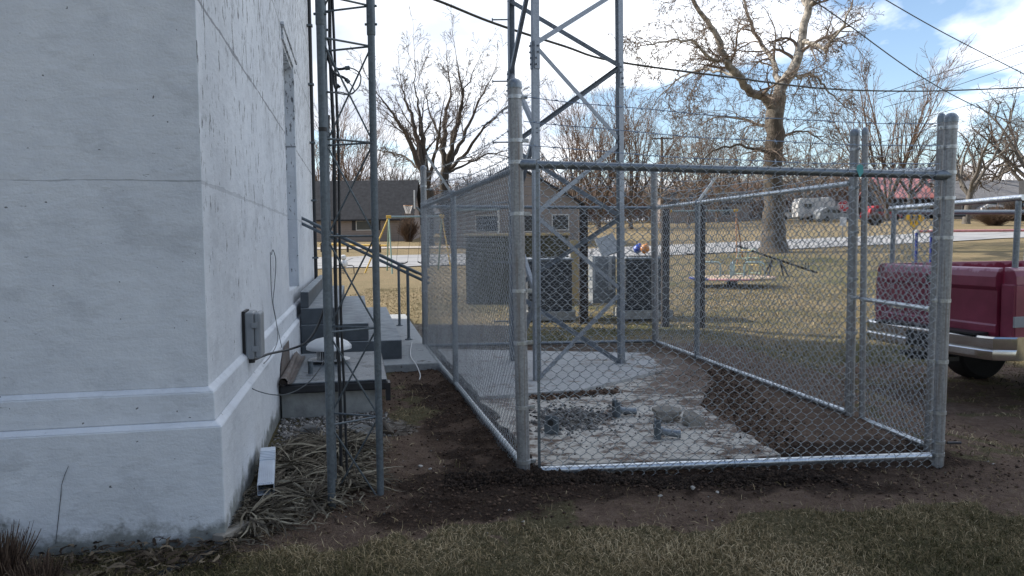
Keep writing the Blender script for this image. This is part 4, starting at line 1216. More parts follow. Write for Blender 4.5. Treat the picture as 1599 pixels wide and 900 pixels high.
# pipe rack standing in the bed
rk = empty('pipe_rack', (0, 0, 0)); rk.parent = tk
for (x, y) in ((.15, .86), (.10, -.86), (2.15, .86), (2.15, -.86)):
    MB().tube([(x, y, 1.30), (x + .02, y, 1.98)], .028, 12).build('post', M['galv'], rk, smooth=True)
MB().tube([(.17, .93, 1.94), (.10, -.93, 1.965)], .028, 12).build('rail', M['galv_bright'], rk, smooth=True)
MB().tube([(2.16, .9, 1.97), (2.16, -.9, 1.97)], .024, 12).build('rail', M['galv'], rk, smooth=True)
MB().tube([(.16, .86, 1.90), (3.0, .86, 1.90)], .028, 12).build('rail', M['galv'], rk, smooth=True)
MB().tube([(.15, -.86, 1.9), (3.0, -.86, 1.9)], .022, 12).build('rail', M['galv'], rk, smooth=True)
MB().bx(.16, .24, -.90, -.82, 1.93, 2.12).build('bracket', M['dark_bolt'], rk)
tk.scale = (1, 1, 1.085)

# ------------------------------------------------------------------ equipment behind the enclosure
def condenser(px0, px1, ytop, ybot, D, lab):
    a = P(px0, ybot, D); b = P(px1, ybot, D); t = P(px0, ytop, D)
    w = b.x - a.x; h = t.z - a.z; z0 = a.z
    root = empty('air_conditioner', ((a.x + b.x) / 2, D + w / 2, z0), .06, lab, 'air conditioner')
    mb = MB(); mb.bx(-w / 2, w / 2, -w / 2, w / 2, .06, h - .07); mb.build('louvre_case', M['ac_dark'], root, bevel=.03)
    mb = MB(); mb.bx(-w / 2 - .015, w / 2 + .015, -w / 2 - .015, w / 2 + .015, h - .07, h - .01); mb.build('top_cap', M['ac_top'], root, bevel=.03)
    mb = MB()
    for k in range(3): mb.lathe((0, 0, h - .008), [(w * (.38 - .1 * k), 0), (w * (.38 - .1 * k), .012)], 24)
    mb.build('fan_grille', M['plastic_black'], root)
    mb = MB(); mb.bx(-w / 2 - .05, w / 2 + .05, -w / 2 - .05, w / 2 + .05, -.1, .058); mb.build('pad', M['concrete'], root)
    return root
condenser(822, 892, 403, 492, 13.6, 'dark louvred condenser unit standing behind the left tower leg')
condenser(974, 1044, 401, 490, 13.6, 'dark louvred condenser unit with pale rounded cap behind the rear corner post')
a = P(728, 480, 17.5); b = P(888, 480, 17.5); h = P(728, 364, 17.5).z - a.z
ob = empty('storage_box', ((a.x + b.x) / 2, 18.3, a.z - .05), 0, 'large dark olive storage box with a pale top edge seen through the left mesh', 'storage box')
MB().bx(-(b.x - a.x) / 2, (b.x - a.x) / 2, -.8, .8, 0, h - .03).build('body', M['olive'], ob, bevel=.02)
MB().bx(-(b.x - a.x) / 2 - .03, (b.x - a.x) / 2 + .03, -.83, .83, h - .03, h + .03).build('lid', M['tan'], ob, bevel=.01)
mb = MB()
for k in range(6): mb.bx(-1.1 + k * .42, -1.06 + k * .42, -.83, -.80, .05, h - .04)
mb.build('rib', M['olive'], ob)
a = P(891, 466, 15.2); b = P(905, 375, 15.2)
tb = MB().bx(0, b.x - a.x, 0, .03, 0, b.z - a.z).build('board', M['tan'], None, bevel=.003); tb.location = a
tag(tb, 'tan board standing upright beside the dark timber post', 'board')
cab_a = P(926, 474, 14.4); cab_b = P(958, 400, 14.4)
ec = empty('metal_cabinet', ((cab_a.x + cab_b.x) / 2, 14.6, cab_a.z), .1, 'small grey cabinet with white corner strips and its lid propped open', 'cabinet')
cw = (cab_b.x - cab_a.x) / 2 + .03; chh = cab_b.z - cab_a.z
MB().bx(-cw, cw, -.2, .2, 0, chh).build('body', M['box_grey'], ec, bevel=.01)
mb = MB(); mb.bx(-cw - .006, -cw + .05, -.21, -.201, .25, chh); mb.bx(.08, .14, -.21, -.201, .25, chh); mb.build('corner_strip', M['white_metal'], ec)
MB().box((cw * .6, .1, chh + .20), (cw * 1.7, .04, .42), Euler((R(-30), R(-18), 0)).to_matrix()).build('lid', M['ac_top'], ec, bevel=.01)
def timber(px0, px1, y0, y1, D, lab):
    a = P(px0, y1, D); b = P(px1, y0, D)
    o = MB().bx(0, b.x - a.x, 0, b.x - a.x, -.2, b.z - a.z).build('timber_post', M['dark_timber'], None, bevel=.008); o.location = a
    tag(o, lab, 'post', 'dark timber posts behind the enclosure')
timber(905, 918, 326, 492, 13.2, 'dark timber post left of the open grey cabinet')
timber(1034, 1046, 326, 497, 12.6, 'dark timber post right behind the rear corner post of the fence')
timber(1091, 1102, 318, 502, 12.4, 'dark timber post standing alone right of the pale capped condenser')
# little gravel bank under them comes with the ground

# ------------------------------------------------------------------ playground
def A_frame_swing(pA, pB, legs, mats, lab, seats):
    c = (pA + pB) / 2; z0 = GZ(c.x, c.y)
    root = empty('swing_set', (c.x, c.y, z0), 0, lab, 'swing set')
    o = Vector((c.x, c.y, z0))
    MB().tube([pA - o, pB - o], .045, 10).build('top_bar', mats[0], root, smooth=True)
    for top, foot, m in legs:
        MB().tube([top - o, foot - o], .035, 9).build('leg', m, root, smooth=True)
    for e in (pA, pB): MB().box(e - o, (.22, .12, .14)).build('corner_joint', M['swing_yellow'], root, bevel=.03)
    for t, sx in seats:
        p = pA.lerp(pB, t) - o
        mb = MB(); mb.tube([p, (p.x - .22, p.y, .45)], .008, 4); mb.tube([p + Vector((.5, 0, 0)), (p.x + .28, p.y, .45)], .008, 4); mb.build('chain', M['dark_bolt'], root)
        MB().tube([(p.x - .22, p.y, .46), (p.x - .1, p.y, .40), (p.x + .16, p.y, .40), (p.x + .28, p.y, .46)], .03, 6).build('seat', M['plastic_black'], root)
D1 = 33.5
sA, sB = P(607, 339, D1), P(690, 338, D1 + .4)
def gp(px, D): q = P(px, 400, D); return Vector((q.x, D, GZ(q.x, D) - .02))
A_frame_swing(sA, sB, [(sA, gp(569, D1 - .2), M['swing_yellow']), (sA, gp(604, D1 + 1.4), M['swing_green']), (sA, gp(612, D1 - .9), M['swing_green']),
                      (sB, gp(684, D1 + 1.8), M['swing_green']), (sB, gp(705, D1 - .6), M['swing_yellow'])], (M['swing_blue'],), 'swing set with yellow corner and pale blue bar behind the handrails', [(.22, 0), (.62, 0)])
sA, sB = P(1046, 330, 37), P(1149, 329, 37)
A_frame_swing(sA, sB, [(sA, gp(1040, 35.8), M['swing_orange']), (sA, gp(1044, 38.6), M['swing_blue']), (sB, gp(1151, 35.8), M['swing_orange']), (sB, gp(1160, 38.4), M['swing_orange'])], (M['swing_blue'],),
              'swing set with a blue bar and orange legs left of the big sycamore', [(.3, 0), (.6, 0)])
# spring rider
q = gp(536, 33.0)
sr = empty('spring_rider', tuple(q), .3, 'small white playground spring rider on the straw coloured grass', 'spring rider')
MB().tube([(.09 * math.cos(k * .9), .09 * math.sin(k * .9), .02 + k * .012) for k in range(24)], .014, 6).build('spring', M['dark_bolt'], sr, smooth=True)
MB().lathe((0, 0, .30), [(.10, 0), (.17, .05), (.19, .16), (.15, .28), (.09, .33)], 18).build('body', M['white_metal'], sr, smooth=True)
MB().lathe((0, -.02, .62), [(.05, 0), (.12, .04), (.135, .12), (.11, .19), (.04, .225)], 18).build('head', M['white_metal'], sr, smooth=True)
MB().tube([(-.42, 0, .0), (-.42, 0, .33), (-.36, 0, .38), (.36, 0, .38), (.44, 0, .32), (.45, 0, .0)], .022, 8).build('handle_bar', M['dark_bolt'], sr, smooth=True)
# basketball hoop
q = gp(668, 36.5)
bh = empty('basketball_hoop', tuple(q), 0, 'basketball hoop seen edge on with a netted rim in front of the dark roof', 'basketball hoop')
def rl(px, py, D): return P(px, py, D) - q
MB().tube([(0, 0, 0), rl(668, 350, 36.5), rl(662, 336, 36.5), rl(650, 324, 36.5)], .055, 10).build('pole', M['galv_mast'], bh, smooth=True)
a, b = rl(647, 326, 36.5), rl(646, 298, 36.5)
MB().prism([(a.x - .02 + .05, -.4, a.z), (a.x + .04 + .05, -.4, a.z), (a.x + .04 + .05, -.4, b.z), (a.x - .02 + .05, -.4, b.z)], (-.10, .8, 0)).build('backboard', M['white_metal'], bh, bevel=.01)
rc = rl(637, 321.5, 36.5)
MB().tube([(rc.x + .22 * math.cos(k * math.pi / 10), rc.y + .22 * math.sin(k * math.pi / 10), rc.z) for k in range(21)], .014, 6, False).build('rim', M['swing_orange'], bh, smooth=True)
mb = MB()
for k in range(12):
    a0 = k * math.pi / 6
    for s_ in (-1, 1):
        a1 = a0 + s_ * math.pi / 6
        mb.tube([(rc.x + .22 * math.cos(a0), rc.y + .22 * math.sin(a0), rc.z), (rc.x + .15 * math.cos(a1), rc.y + .15 * math.sin(a1), rc.z - .2), (rc.x + .11 * math.cos(a0), rc.y + .11 * math.sin(a0), rc.z - .38)], .009, 3)
mb.build('net', M['net'], bh)
# yellow parking rail beyond the road
root = None
q0, q1 = P(500, 381.5, 51), P(604, 384.0, 49)
c = (q0 + q1) / 2; yr = empty('barrier_rail', (c.x, c.y, GZ(c.x, c.y)), 0, 'long low yellow pipe rail on dark posts across the road', 'barrier')
o = yr.location.copy()
MB().tube([q0 - o, q1 - o], .07, 8).build('rail', M['swing_yellow'], yr, smooth=True)
for t in (.02, .42, .90):
    p = q0.lerp(q1, t) - o; MB().tube([(p.x, p.y, -.1), (p.x, p.y, p.z + .08)], .08, 8).build('post', M['dark_timber'], yr)
# merry-go-round
q = P(1143, 440, 23.2); q.z = GZ(q.x, q.y)
mg = empty('merry_go_round', tuple(q), 0, 'low round merry-go-round with pale blue hand bars on the park lawn', 'merry-go-round')
MB().lathe((0, 0, .26), [(1.22, 0), (1.25, .01), (1.25, .03), (1.22, .04)], 48).build('deck', M['deck'], mg, smooth=True)
for k, m in enumerate((M['play_blue'], M['play_pink'], M['deck'], M['play_pink'], M['toy_blue'], M['swing_blue'])):
    a0 = math.pi + k * math.pi / 3 - .3
    MB().tube([(1.26 * math.cos(a0 + j * math.pi / 30), 1.26 * math.sin(a0 + j * math.pi / 30), .27) for j in range(11)], .035, 8).build('rim', m, mg, smooth=True)
MB().lathe((0, 0, 0), [(.16, 0), (.16, .26)], 16).build('hub', M['plastic_black'], mg)
for k in range(6):
    a0 = k * math.pi / 3 + .2; c1, s1 = math.cos(a0), math.sin(a0)
    MB().tube([(1.1 * c1, 1.1 * s1, .3), (1.1 * c1, 1.1 * s1, .68), (1.0 * c1, 1.0 * s1, .76), (.5 * c1, .5 * s1, .76), (.4 * c1, .4 * s1, .68), (.4 * c1, .4 * s1, .3)], .016, 7).build('hand_bar', M['swing_blue'], mg, smooth=True)
# seesaw
s0, s1 = P(1150, 384, 28.5), P(1275, 426, 28.0)
c = (s0 + s1) / 2
ss = empty('seesaw', (c.x, c.y, GZ(c.x, c.y)), 0, 'dark seesaw plank tipped down to the right in front of the sycamore trunk', 'seesaw')
o = ss.location.copy(); d = (s1 - s0).normalized(); up = Vector((0, 1, 0)).cross(d) * -1
MB().box(c - o, ((s1 - s0).length, .24, .06), Matrix((d, Vector((0, 1, 0)), d.cross(Vector((0, 1, 0))))).transposed()).build('plank', M['dark_timber'], ss, bevel=.01)
for t in (.12, .88):
    p = s0.lerp(s1, t) - o; MB().tube([p + Vector((0, -.14, .03)), p + Vector((0, -.14, .24)), p + Vector((0, .14, .24)), p + Vector((0, .14, .03))], .015, 6).build('handle', M['dark_bolt'], ss)
cz = (c - o).z
for sx in (-.25, .25):
    MB().tube([(sx * .6, 0, cz - .05), (sx * 1.6, -.3, -.05)], .035, 8).build('leg', M['dark_bolt'], ss); MB().tube([(sx * .6, 0, cz - .05), (sx * 1.6, .3, -.05)], .035, 8).build('leg', M['dark_bolt'], ss)
# pale green climber
q = gp(1167, 26.5)
cl = empty('climbing_arch', tuple(q), .5, 'pale green and yellow climbing arch between merry-go-round and sycamore', 'climbing frame')
for sy in (-.35, .35):
    MB().tube([(-.55, sy, 0), (-.5, sy, .8), (-.25, sy, 1.35), (.1, sy, 1.6), (.35, sy, 1.35), (.5, sy, .8), (.55, sy, 0)], .025, 8).build('side_rail', M['swing_green'], cl, smooth=True)
for x, z in ((-.53, .35), (-.5, .75), (-.37, 1.1), (-.1, 1.48), (.2, 1.5), (.42, 1.1), (.5, .75), (.53, .35)):
    MB().tube([(x, -.35, z), (x, .35, z)], .02, 6).build('rung', M['swing_yellow'] if z in (.75, 1.48) else M['swing_green'], cl)
cl.scale = (.7, .7, .72)
# parallel bars
q = gp(1442, 17.5)
pb = empty('parallel_bars', tuple(q), 0, 'faded red parallel bars on navy posts beyond the pickup bed', 'parallel bars')
o = Vector(q)
for (pxa, D, ya) in ((1430, 17.0, 361.5), (1453, 17.9, 361.0)):
    a = P(pxa, ya, D) - o; b = a + Vector((3.6, .5, .0))
    MB().tube([a, b], .028, 10).build('bar', M['play_red'], pb, smooth=True)
    for e in (a + Vector((.02, 0, 0)), b - Vector((.05, 0, 0))):
        MB().tube([(e.x, e.y, -.1), (e.x, e.y, e.z)], .032, 10).build('post', M['play_blue'], pb, smooth=True)
        MB().lathe((e.x, e.y, e.z - .03), [(.04, 0), (.045, .03), (.04, .07)], 10).build('joint', M['trim_white'], pb, smooth=True)
# two plastic toys
for px, py, D, m, lab in ((1007, 389, 27, M['toy_orange'], 'round orange spring toy on the far lawn'), (996, 389, 27.3, M['toy_blue'], 'small blue spring toy beside the orange one')):
    p = P(px, py, D); g = GZ(p.x, D)
    ty = empty('spring_toy', (p.x, D, g), 0, lab, 'spring toy')
    MB().lathe((0, 0, p.z - g), [(.05, -.16), (.14, -.08), (.17, 0), (.14, .1), (.05, .17)], 14, axis=(.3, -.2, 1)).lathe((.06, 0, p.z - g + .14), [(.03, -.06), (.075, 0), (.03, .07)], 10).build('body', m, ty, smooth=True)
    MB().tube([(.06 * math.cos(k), .06 * math.sin(k), k * (p.z - g - .1) / 22) for k in range(23)], .012, 5).build('spring', M['dark_bolt'], ty)

# ------------------------------------------------------------------ signs
def to_mesh_text(name, txt, size, m, parent, loc, rot):
    cu = bpy.data.curves.new(name, 'FONT'); cu.body = txt; cu.size = size; cu.align_x = 'CENTER'; cu.align_y = 'CENTER'; cu.extrude = .003; cu.offset = .006
    tmp = bpy.data.objects.new(name + '_src', cu); COL.objects.link(tmp)
    bpy.context.view_layer.update()
    me = bpy.data.meshes.new_from_object(tmp.evaluated_get(bpy.context.evaluated_depsgraph_get()))
    bpy.data.objects.remove(tmp); me.materials.clear()
    o = link(name, me, m, parent); o.location = loc; o.rotation_euler = rot
    return o
q = P(1317, 322, 52); g = GZ(q.x, q.y)
sg = empty('stop_sign', (q.x, q.y, g), 0, 'red octagonal stop sign with a small white plate beneath it', 'stop sign')
zc_ = q.z - g
oct_ = lambda r, y: [(r * math.cos(R(22.5 + 45 * k)), y, zc_ + r * math.sin(R(22.5 + 45 * k))) for k in range(8)]
MB().prism(oct_(.41, 0), (0, .004, 0)).build('sign_border', M['sign_white'], sg); MB().prism(oct_(.385, -.004), (0, .003, 0)).build('sign_face', M['stop_red'], sg)
to_mesh_text('sign_lettering', 'STOP', .30, M['sign_white'], sg, (0, -.008, zc_), (R(90), 0, 0))
MB().tube([(0, .04, -.2), (0, .04, zc_ + .35)], .03, 8).build('post', M['galv'], sg)
MB().bx(-.22, .22, -.004, 0, zc_ - 1.35, zc_ - .75).build('small_plate', M['sign_white'], sg)
q = P(1428, 341, 36); g = GZ(q.x, q.y); zc_ = q.z - g
ys = empty('warning_sign', (q.x, q.y, g), .15, 'yellow orange diamond warning sign with dark figures, seen through the gate mesh', 'warning sign')
dm = lambda r, y: [(r, y, zc_), (0, y, zc_ + r), (-r, y, zc_), (0, y, zc_ - r)]
MB().prism(dm(.58, 0), (0, .004, 0)).build('sign_border', M['sign_black'], ys); MB().prism(dm(.55, -.004), (0, .003, 0)).build('sign_face', M['sign_yellow'], ys)
mb = MB()
for sx, sc in ((-.14, 1.0), (.15, .85)):
    mb.lathe((sx, -.006, zc_ + .22 * sc), [(.045, -.001), (.045, .001)], 12, axis=(0, 1, 0))
    mb.prism([(sx - .06, -.0065, zc_ - .02), (sx + .06, -.0065, zc_ - .02), (sx + .045, -.0065, zc_ + .16 * sc), (sx - .045, -.0065, zc_ + .16 * sc)], (0, .0015, 0))
    for s_ in (-1, 1):
        mb.prism([(sx + s_ * .05, -.0068, zc_ - .03), (sx + s_ * .015, -.0068, zc_ - .03), (sx + s_ * .09, -.0068, zc_ - .25), (sx + s_ * .13, -.0068, zc_ - .25)], (0, .0015, 0))
        mb.prism([(sx + s_ * .04, -.0071, zc_ + .14), (sx + s_ * .13, -.0071, zc_ + .02), (sx + s_ * .10, -.0071, zc_), (sx + s_ * .04, -.0071, zc_ + .09)], (0, .0015, 0))
mb.build('figures', M['sign_black'], ys)
MB().tube([(0, .04, -.2), (0, .04, zc_ + .4)], .03, 8).build('post', M['galv'], ys)

# ------------------------------------------------------------------ houses
def house(name, x, y, w, d, he, hr, yaw, wall, roof, lab, ridge='x', wins=(), over=.4, cat='house', z=None):
    z0 = (GZ(x, y) if z is None else z) - .3
    root = empty(name, (x, y, z0), yaw, lab, cat)
    he += .3; hr += .3
    mb = MB()
    if ridge == 'x':
        pr = [(-w / 2, -d / 2, 0), (-w / 2, d / 2, 0), (-w / 2, d / 2, he), (-w / 2, 0, hr), (-w / 2, -d / 2, he)]; mb.prism(pr, (w, 0, 0))
    else:
        pr = [(-w / 2, -d / 2, 0), (w / 2, -d / 2, 0), (w / 2, -d / 2, he), (0, -d / 2, hr), (-w / 2, -d / 2, he)]; mb.prism(pr, (0, d, 0))
    mb.build('wall', M[wall], root)
    mb = MB(); t = .14
    half = (d if ridge == 'x' else w) / 2; sl = (hr - he) / half
    for s_ in (-1, 1):
        e0 = s_ * (half + over); ze = he - over * sl + .02; zr = hr + .02
        if ridge == 'x': mb.prism([(-w / 2 - over, e0, ze), (-w / 2 - over, 0, zr), (-w / 2 - over, 0, zr + t), (-w / 2 - over, e0, ze + t)], (w + 2 * over, 0, 0))
        else: mb.prism([(e0, -d / 2 - over, ze), (0, -d / 2 - over, zr), (0, -d / 2 - over, zr + t), (e0, -d / 2 - over, ze + t)], (0, d + 2 * over, 0))
    mb.build('roof', M[roof], root)
    for (wx, wz, ww, wh, sh) in wins:
        f = MB().bx(wx - ww / 2 - .07, wx + ww / 2 + .07, -d / 2 - .04, -d / 2 - .002, wz + .3 - .07, wz + .3 + wh + .07).build('window', M['trim_white'], root)
        MB().bx(wx - ww / 2, wx + ww / 2, -d / 2 - .05, -d / 2 - .041, wz + .3, wz + .3 + wh).build('pane', M['glass_dark'], f)
        if sh:
            for s_ in (-1, 1): MB().bx(wx + s_ * (ww / 2 + .09), wx + s_ * (ww / 2 + .42), -d / 2 - .045, -d / 2 - .003, wz + .3 - .05, wz + .3 + wh + .05).build('shutter', M['shutter'], root)
    return root
# left: low house with a big dark roof
hx = P(560, 370, 68).x
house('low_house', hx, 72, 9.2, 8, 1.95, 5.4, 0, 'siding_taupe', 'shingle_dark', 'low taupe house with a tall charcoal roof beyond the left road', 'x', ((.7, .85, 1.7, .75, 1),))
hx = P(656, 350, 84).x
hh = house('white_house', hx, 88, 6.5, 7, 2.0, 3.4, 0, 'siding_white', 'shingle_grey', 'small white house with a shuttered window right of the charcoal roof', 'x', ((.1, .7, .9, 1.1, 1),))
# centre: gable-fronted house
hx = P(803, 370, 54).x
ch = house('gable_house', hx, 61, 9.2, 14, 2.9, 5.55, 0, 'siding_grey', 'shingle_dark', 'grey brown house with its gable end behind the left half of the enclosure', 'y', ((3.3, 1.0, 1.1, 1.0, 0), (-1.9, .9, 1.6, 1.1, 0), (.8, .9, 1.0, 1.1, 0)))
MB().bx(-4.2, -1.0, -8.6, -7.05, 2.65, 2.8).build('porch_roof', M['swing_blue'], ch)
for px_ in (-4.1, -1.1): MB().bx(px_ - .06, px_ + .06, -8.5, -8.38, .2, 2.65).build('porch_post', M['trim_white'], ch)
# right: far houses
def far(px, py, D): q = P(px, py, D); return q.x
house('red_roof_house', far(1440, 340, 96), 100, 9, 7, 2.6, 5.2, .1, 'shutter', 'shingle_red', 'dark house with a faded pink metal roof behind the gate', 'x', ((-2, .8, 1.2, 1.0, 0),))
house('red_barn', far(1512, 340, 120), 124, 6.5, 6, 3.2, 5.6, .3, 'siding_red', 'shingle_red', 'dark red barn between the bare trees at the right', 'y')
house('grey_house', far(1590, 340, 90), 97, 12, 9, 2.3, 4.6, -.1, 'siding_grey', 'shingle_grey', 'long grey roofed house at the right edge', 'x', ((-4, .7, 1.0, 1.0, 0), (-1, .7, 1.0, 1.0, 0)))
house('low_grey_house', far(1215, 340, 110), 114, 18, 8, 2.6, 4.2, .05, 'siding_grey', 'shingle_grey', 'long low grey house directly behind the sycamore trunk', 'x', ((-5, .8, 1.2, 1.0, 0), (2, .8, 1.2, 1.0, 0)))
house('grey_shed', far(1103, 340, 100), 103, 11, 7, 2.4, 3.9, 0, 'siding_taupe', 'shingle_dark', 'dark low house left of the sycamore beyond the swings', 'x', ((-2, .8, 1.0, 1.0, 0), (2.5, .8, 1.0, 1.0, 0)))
# camper, cars
def camper(px, D, w, lab, m):
    x = far(px, 340, D); z = GZ(x, D); r = empty('camper', (x, D, z), 0, lab, 'camper')
    MB().prism([(-w / 2, -1.1, .5), (w / 2, -1.1, .5), (w / 2, -1.1, 2.2), (w / 2 - .5, -1.1, 2.75), (-w / 2 + .3, -1.1, 2.75), (-w / 2, -1.1, 2.2)], (0, 2.2, 0)).build('body', m, r, bevel=.06)
    for s_ in (-.5, .7): MB().lathe((s_, -1.0, .35), [(.33, -.12), (.35, 0), (.33, .12)], 14, axis=(0, 1, 0)).build('wheel', M['tyre'], r)
    MB().bx(-w / 2 + .7, -w / 2 + 1.6, -1.13, -1.101, 1.5, 2.05).build('window', M['glass_dark'], r)
camper(1268, 92, 4.2, 'white camper trailer parked on the far lawn', M['trim_white'])
camper(1286, 95, 2.0, 'narrow white box trailer right beside the camper', M['white_metal'])
def car(px, D, m, lab, yaw=0, suv=0):
    x = far(px, 340, D); z = GZ(x, D); r = empty('parked_car', (x, D, z), yaw, lab, 'car', 'cars parked far across the park')
    body = [(-2.2, .3), (2.2, .3), (2.25, .75), (1.3, .95), (.7, 1.45 + .2 * suv), (-1.3, 1.47 + .25 * suv), (-2.1, 1.0 + .3 * suv), (-2.25, .6)]
    MB().prism([(a_, -.85, b_) for a_, b_ in body], (0, 1.7, 0)).build('body', m, r, bevel=.08)
    MB().prism([(1.05, -.87, 1.0), (.62, -.87, 1.38), (-1.2, -.87, 1.38), (-1.7, -.87, 1.0)], (0, 1.74, 0)).build('window', M['glass_dark'], r)
    for s_ in (-1.35, 1.4): MB().lathe((s_, -.8, .32), [(.30, -.1), (.32, 0), (.30, .1)], 16, axis=(0, 1, 0)).lathe((s_, .8, .32), [(.30, -.1), (.32, 0), (.30, .1)], 16, axis=(0, 1, 0)).build('wheel', M['tyre'], r)
car(1303, 88, M['toy_blue'] if False else M['box_grey'], 'dark grey car behind the right fence rail', .1, 1)
car(1238, 96, M['sign_white'], 'white car just right of the sycamore trunk')
car(1376, 90, M['stop_red'], 'red car seen through the gate', .2, 1)
car(1549, 93, M['trim_white'], 'white car under the rack rail at the right', .15, 1)

# ------------------------------------------------------------------ trees
def segs_mesh(name, segs, m, parent, thin=False):
    if not segs: return None
    A = np.array([s[0] for s in segs]); B = np.array([s[1] for s in segs]); r0 = np.array([s[2] for s in segs]); r1 = np.array([s[3] for s in segs])
    Vs, Qs, off = [], [], 0
    for lo, hi, n in ((.12, 99, 12), (.03, .12, 7), (0, .03, 3)):
        k = (r0 >= lo) & (r0 < hi)
        if not k.any(): continue
        V, q = batch_tubes(np.stack([A[k], B[k]], 1), np.stack([r0[k], r1[k]], 1), n)
        Vs.append(V); Qs.append(q + off); off += len(V)
    return np_mesh(name, np.concatenate(Vs), np.concatenate(Qs), m, parent, True)

def grow(segs, p, d, L, r, lvl, prm, rg, tips=None):
    """one branch with its children; prm[lvl] = (steps, children, angle, length ratio, wiggle, lift)"""
    n, nc, ang, lr, wig, lift = prm[lvl]
    step = L / n; rr = r; pts = [p]
    for i in range(n):
        d = Vector((d.x + rg.gauss(0, wig), d.y + rg.gauss(0, wig), d.z + rg.gauss(0, wig) + lift)).normalized()
        q = p + d * step; r2 = max(r * (1 - .78 * (i + 1) / n), .25 * r)
        segs.append((tuple(p), tuple(q), rr, r2)); p = q; rr = r2; pts.append((q, d.copy(), r2))
    if lvl + 1 < len(prm):
        for c in range(nc):
            t = (.22 + .78 * (c + rg.random()) / nc) * n
            i = min(n, max(1, int(t + .5)))
            q, dd, r2 = pts[i]
            ax = dd.orthogonal().normalized(); ax.rotate(Quaternion(dd, rg.uniform(0, 6.283)))
            nd = dd.copy(); nd.rotate(Quaternion(ax, R(ang) * rg.uniform(.65, 1.3)))
            grow(segs, q, nd, L * lr * rg.uniform(.6, 1.2) * (1.1 - .45 * i / n), min(r2 * .75, r * .6), lvl + 1, prm, rg, tips)
    elif tips is not None: tips.append(p)

def limbed_tree(name, base, trunk, limbs, prm, rg, mats, lab, cat, lens={}, sub=5, tips=None, sub_len=.45, dens=1.0, rmin=.008, group=None):
    """base: world point; trunk and limbs: lists of (point, radius); branches sprout along each limb"""
    root = empty(name, tuple(base), 0, lab, cat, group)
    thick, thin = MB(), []
    def path(pl, out):
        pts_, rs_ = [], []
        for (a, ra), (b, rb) in zip(pl[:-1], pl[1:]):
            m_ = 4; pr_, rr_ = a, ra
            for k in range(1, m_ + 1):
                t = k / m_; q = a.lerp(b, t); w = (b - a).length * .035
                if k < m_: q = q + Vector((rg.gauss(0, w), rg.gauss(0, w), rg.gauss(0, w)))
                rq = ra + (rb - ra) * t
                if k == 1 and not pts_: pts_.append(a - base); rs_.append(ra)
                pts_.append(q - base); rs_.append(rq)
        out.tube(pts_, rs_, 14 if rs_[0] > .15 else 9)
    path(trunk, thick)
    for li, pl in enumerate(limbs):
        path(pl, thick)
        tot = sum((pl[i + 1][0] - pl[i][0]).length for i in range(len(pl) - 1))
        nb = max(3, int(tot * dens)); sl_ = sub_len * lens.get(li, 1.0)
        for k in range(nb):
            t = rg.uniform(.12, 1.0); s_ = t * tot; acc = 0
            for i in range(len(pl) - 1):
                l = (pl[i + 1][0] - pl[i][0]).length
                if acc + l >= s_: break
                acc += l
            f = min(1, (s_ - acc) / max(l, 1e-6)); p = pl[i][0].lerp(pl[i + 1][0], f); d = (pl[i + 1][0] - pl[i][0]).normalized(); r_ = pl[i][1] + (pl[i + 1][1] - pl[i][1]) * f
            ax = d.orthogonal().normalized(); ax.rotate(Quaternion(d, rg.uniform(0, 6.283)))
            nd = d.copy(); nd.rotate(Quaternion(ax, R(prm[0][2]) * rg.uniform(.6, 1.3)))
            grow(thin, p - base, nd, tot * sl_ * rg.uniform(.5, 1.1) * (1.15 - .5 * t), max(rmin * 2.2, r_ * .42), 0, prm, rg, tips)
        grow(thin, pl[-1][0] - base, (pl[-1][0] - pl[-2][0]).normalized(), tot * sub_len, pl[-1][1], 0, prm, rg, tips)
    thin = [(a, b, max(r0, rmin), max(r1, rmin * .8)) for a, b, r0, r1 in thin]
    thick.build('trunk', mats[0], root, smooth=True, auto=80)
    segs_mesh('crown', thin, mats[1], root)
    return root, tips

def pp(lst, D):
    return [(P(px, py, D + dd), r) for px, py, dd, r in lst]
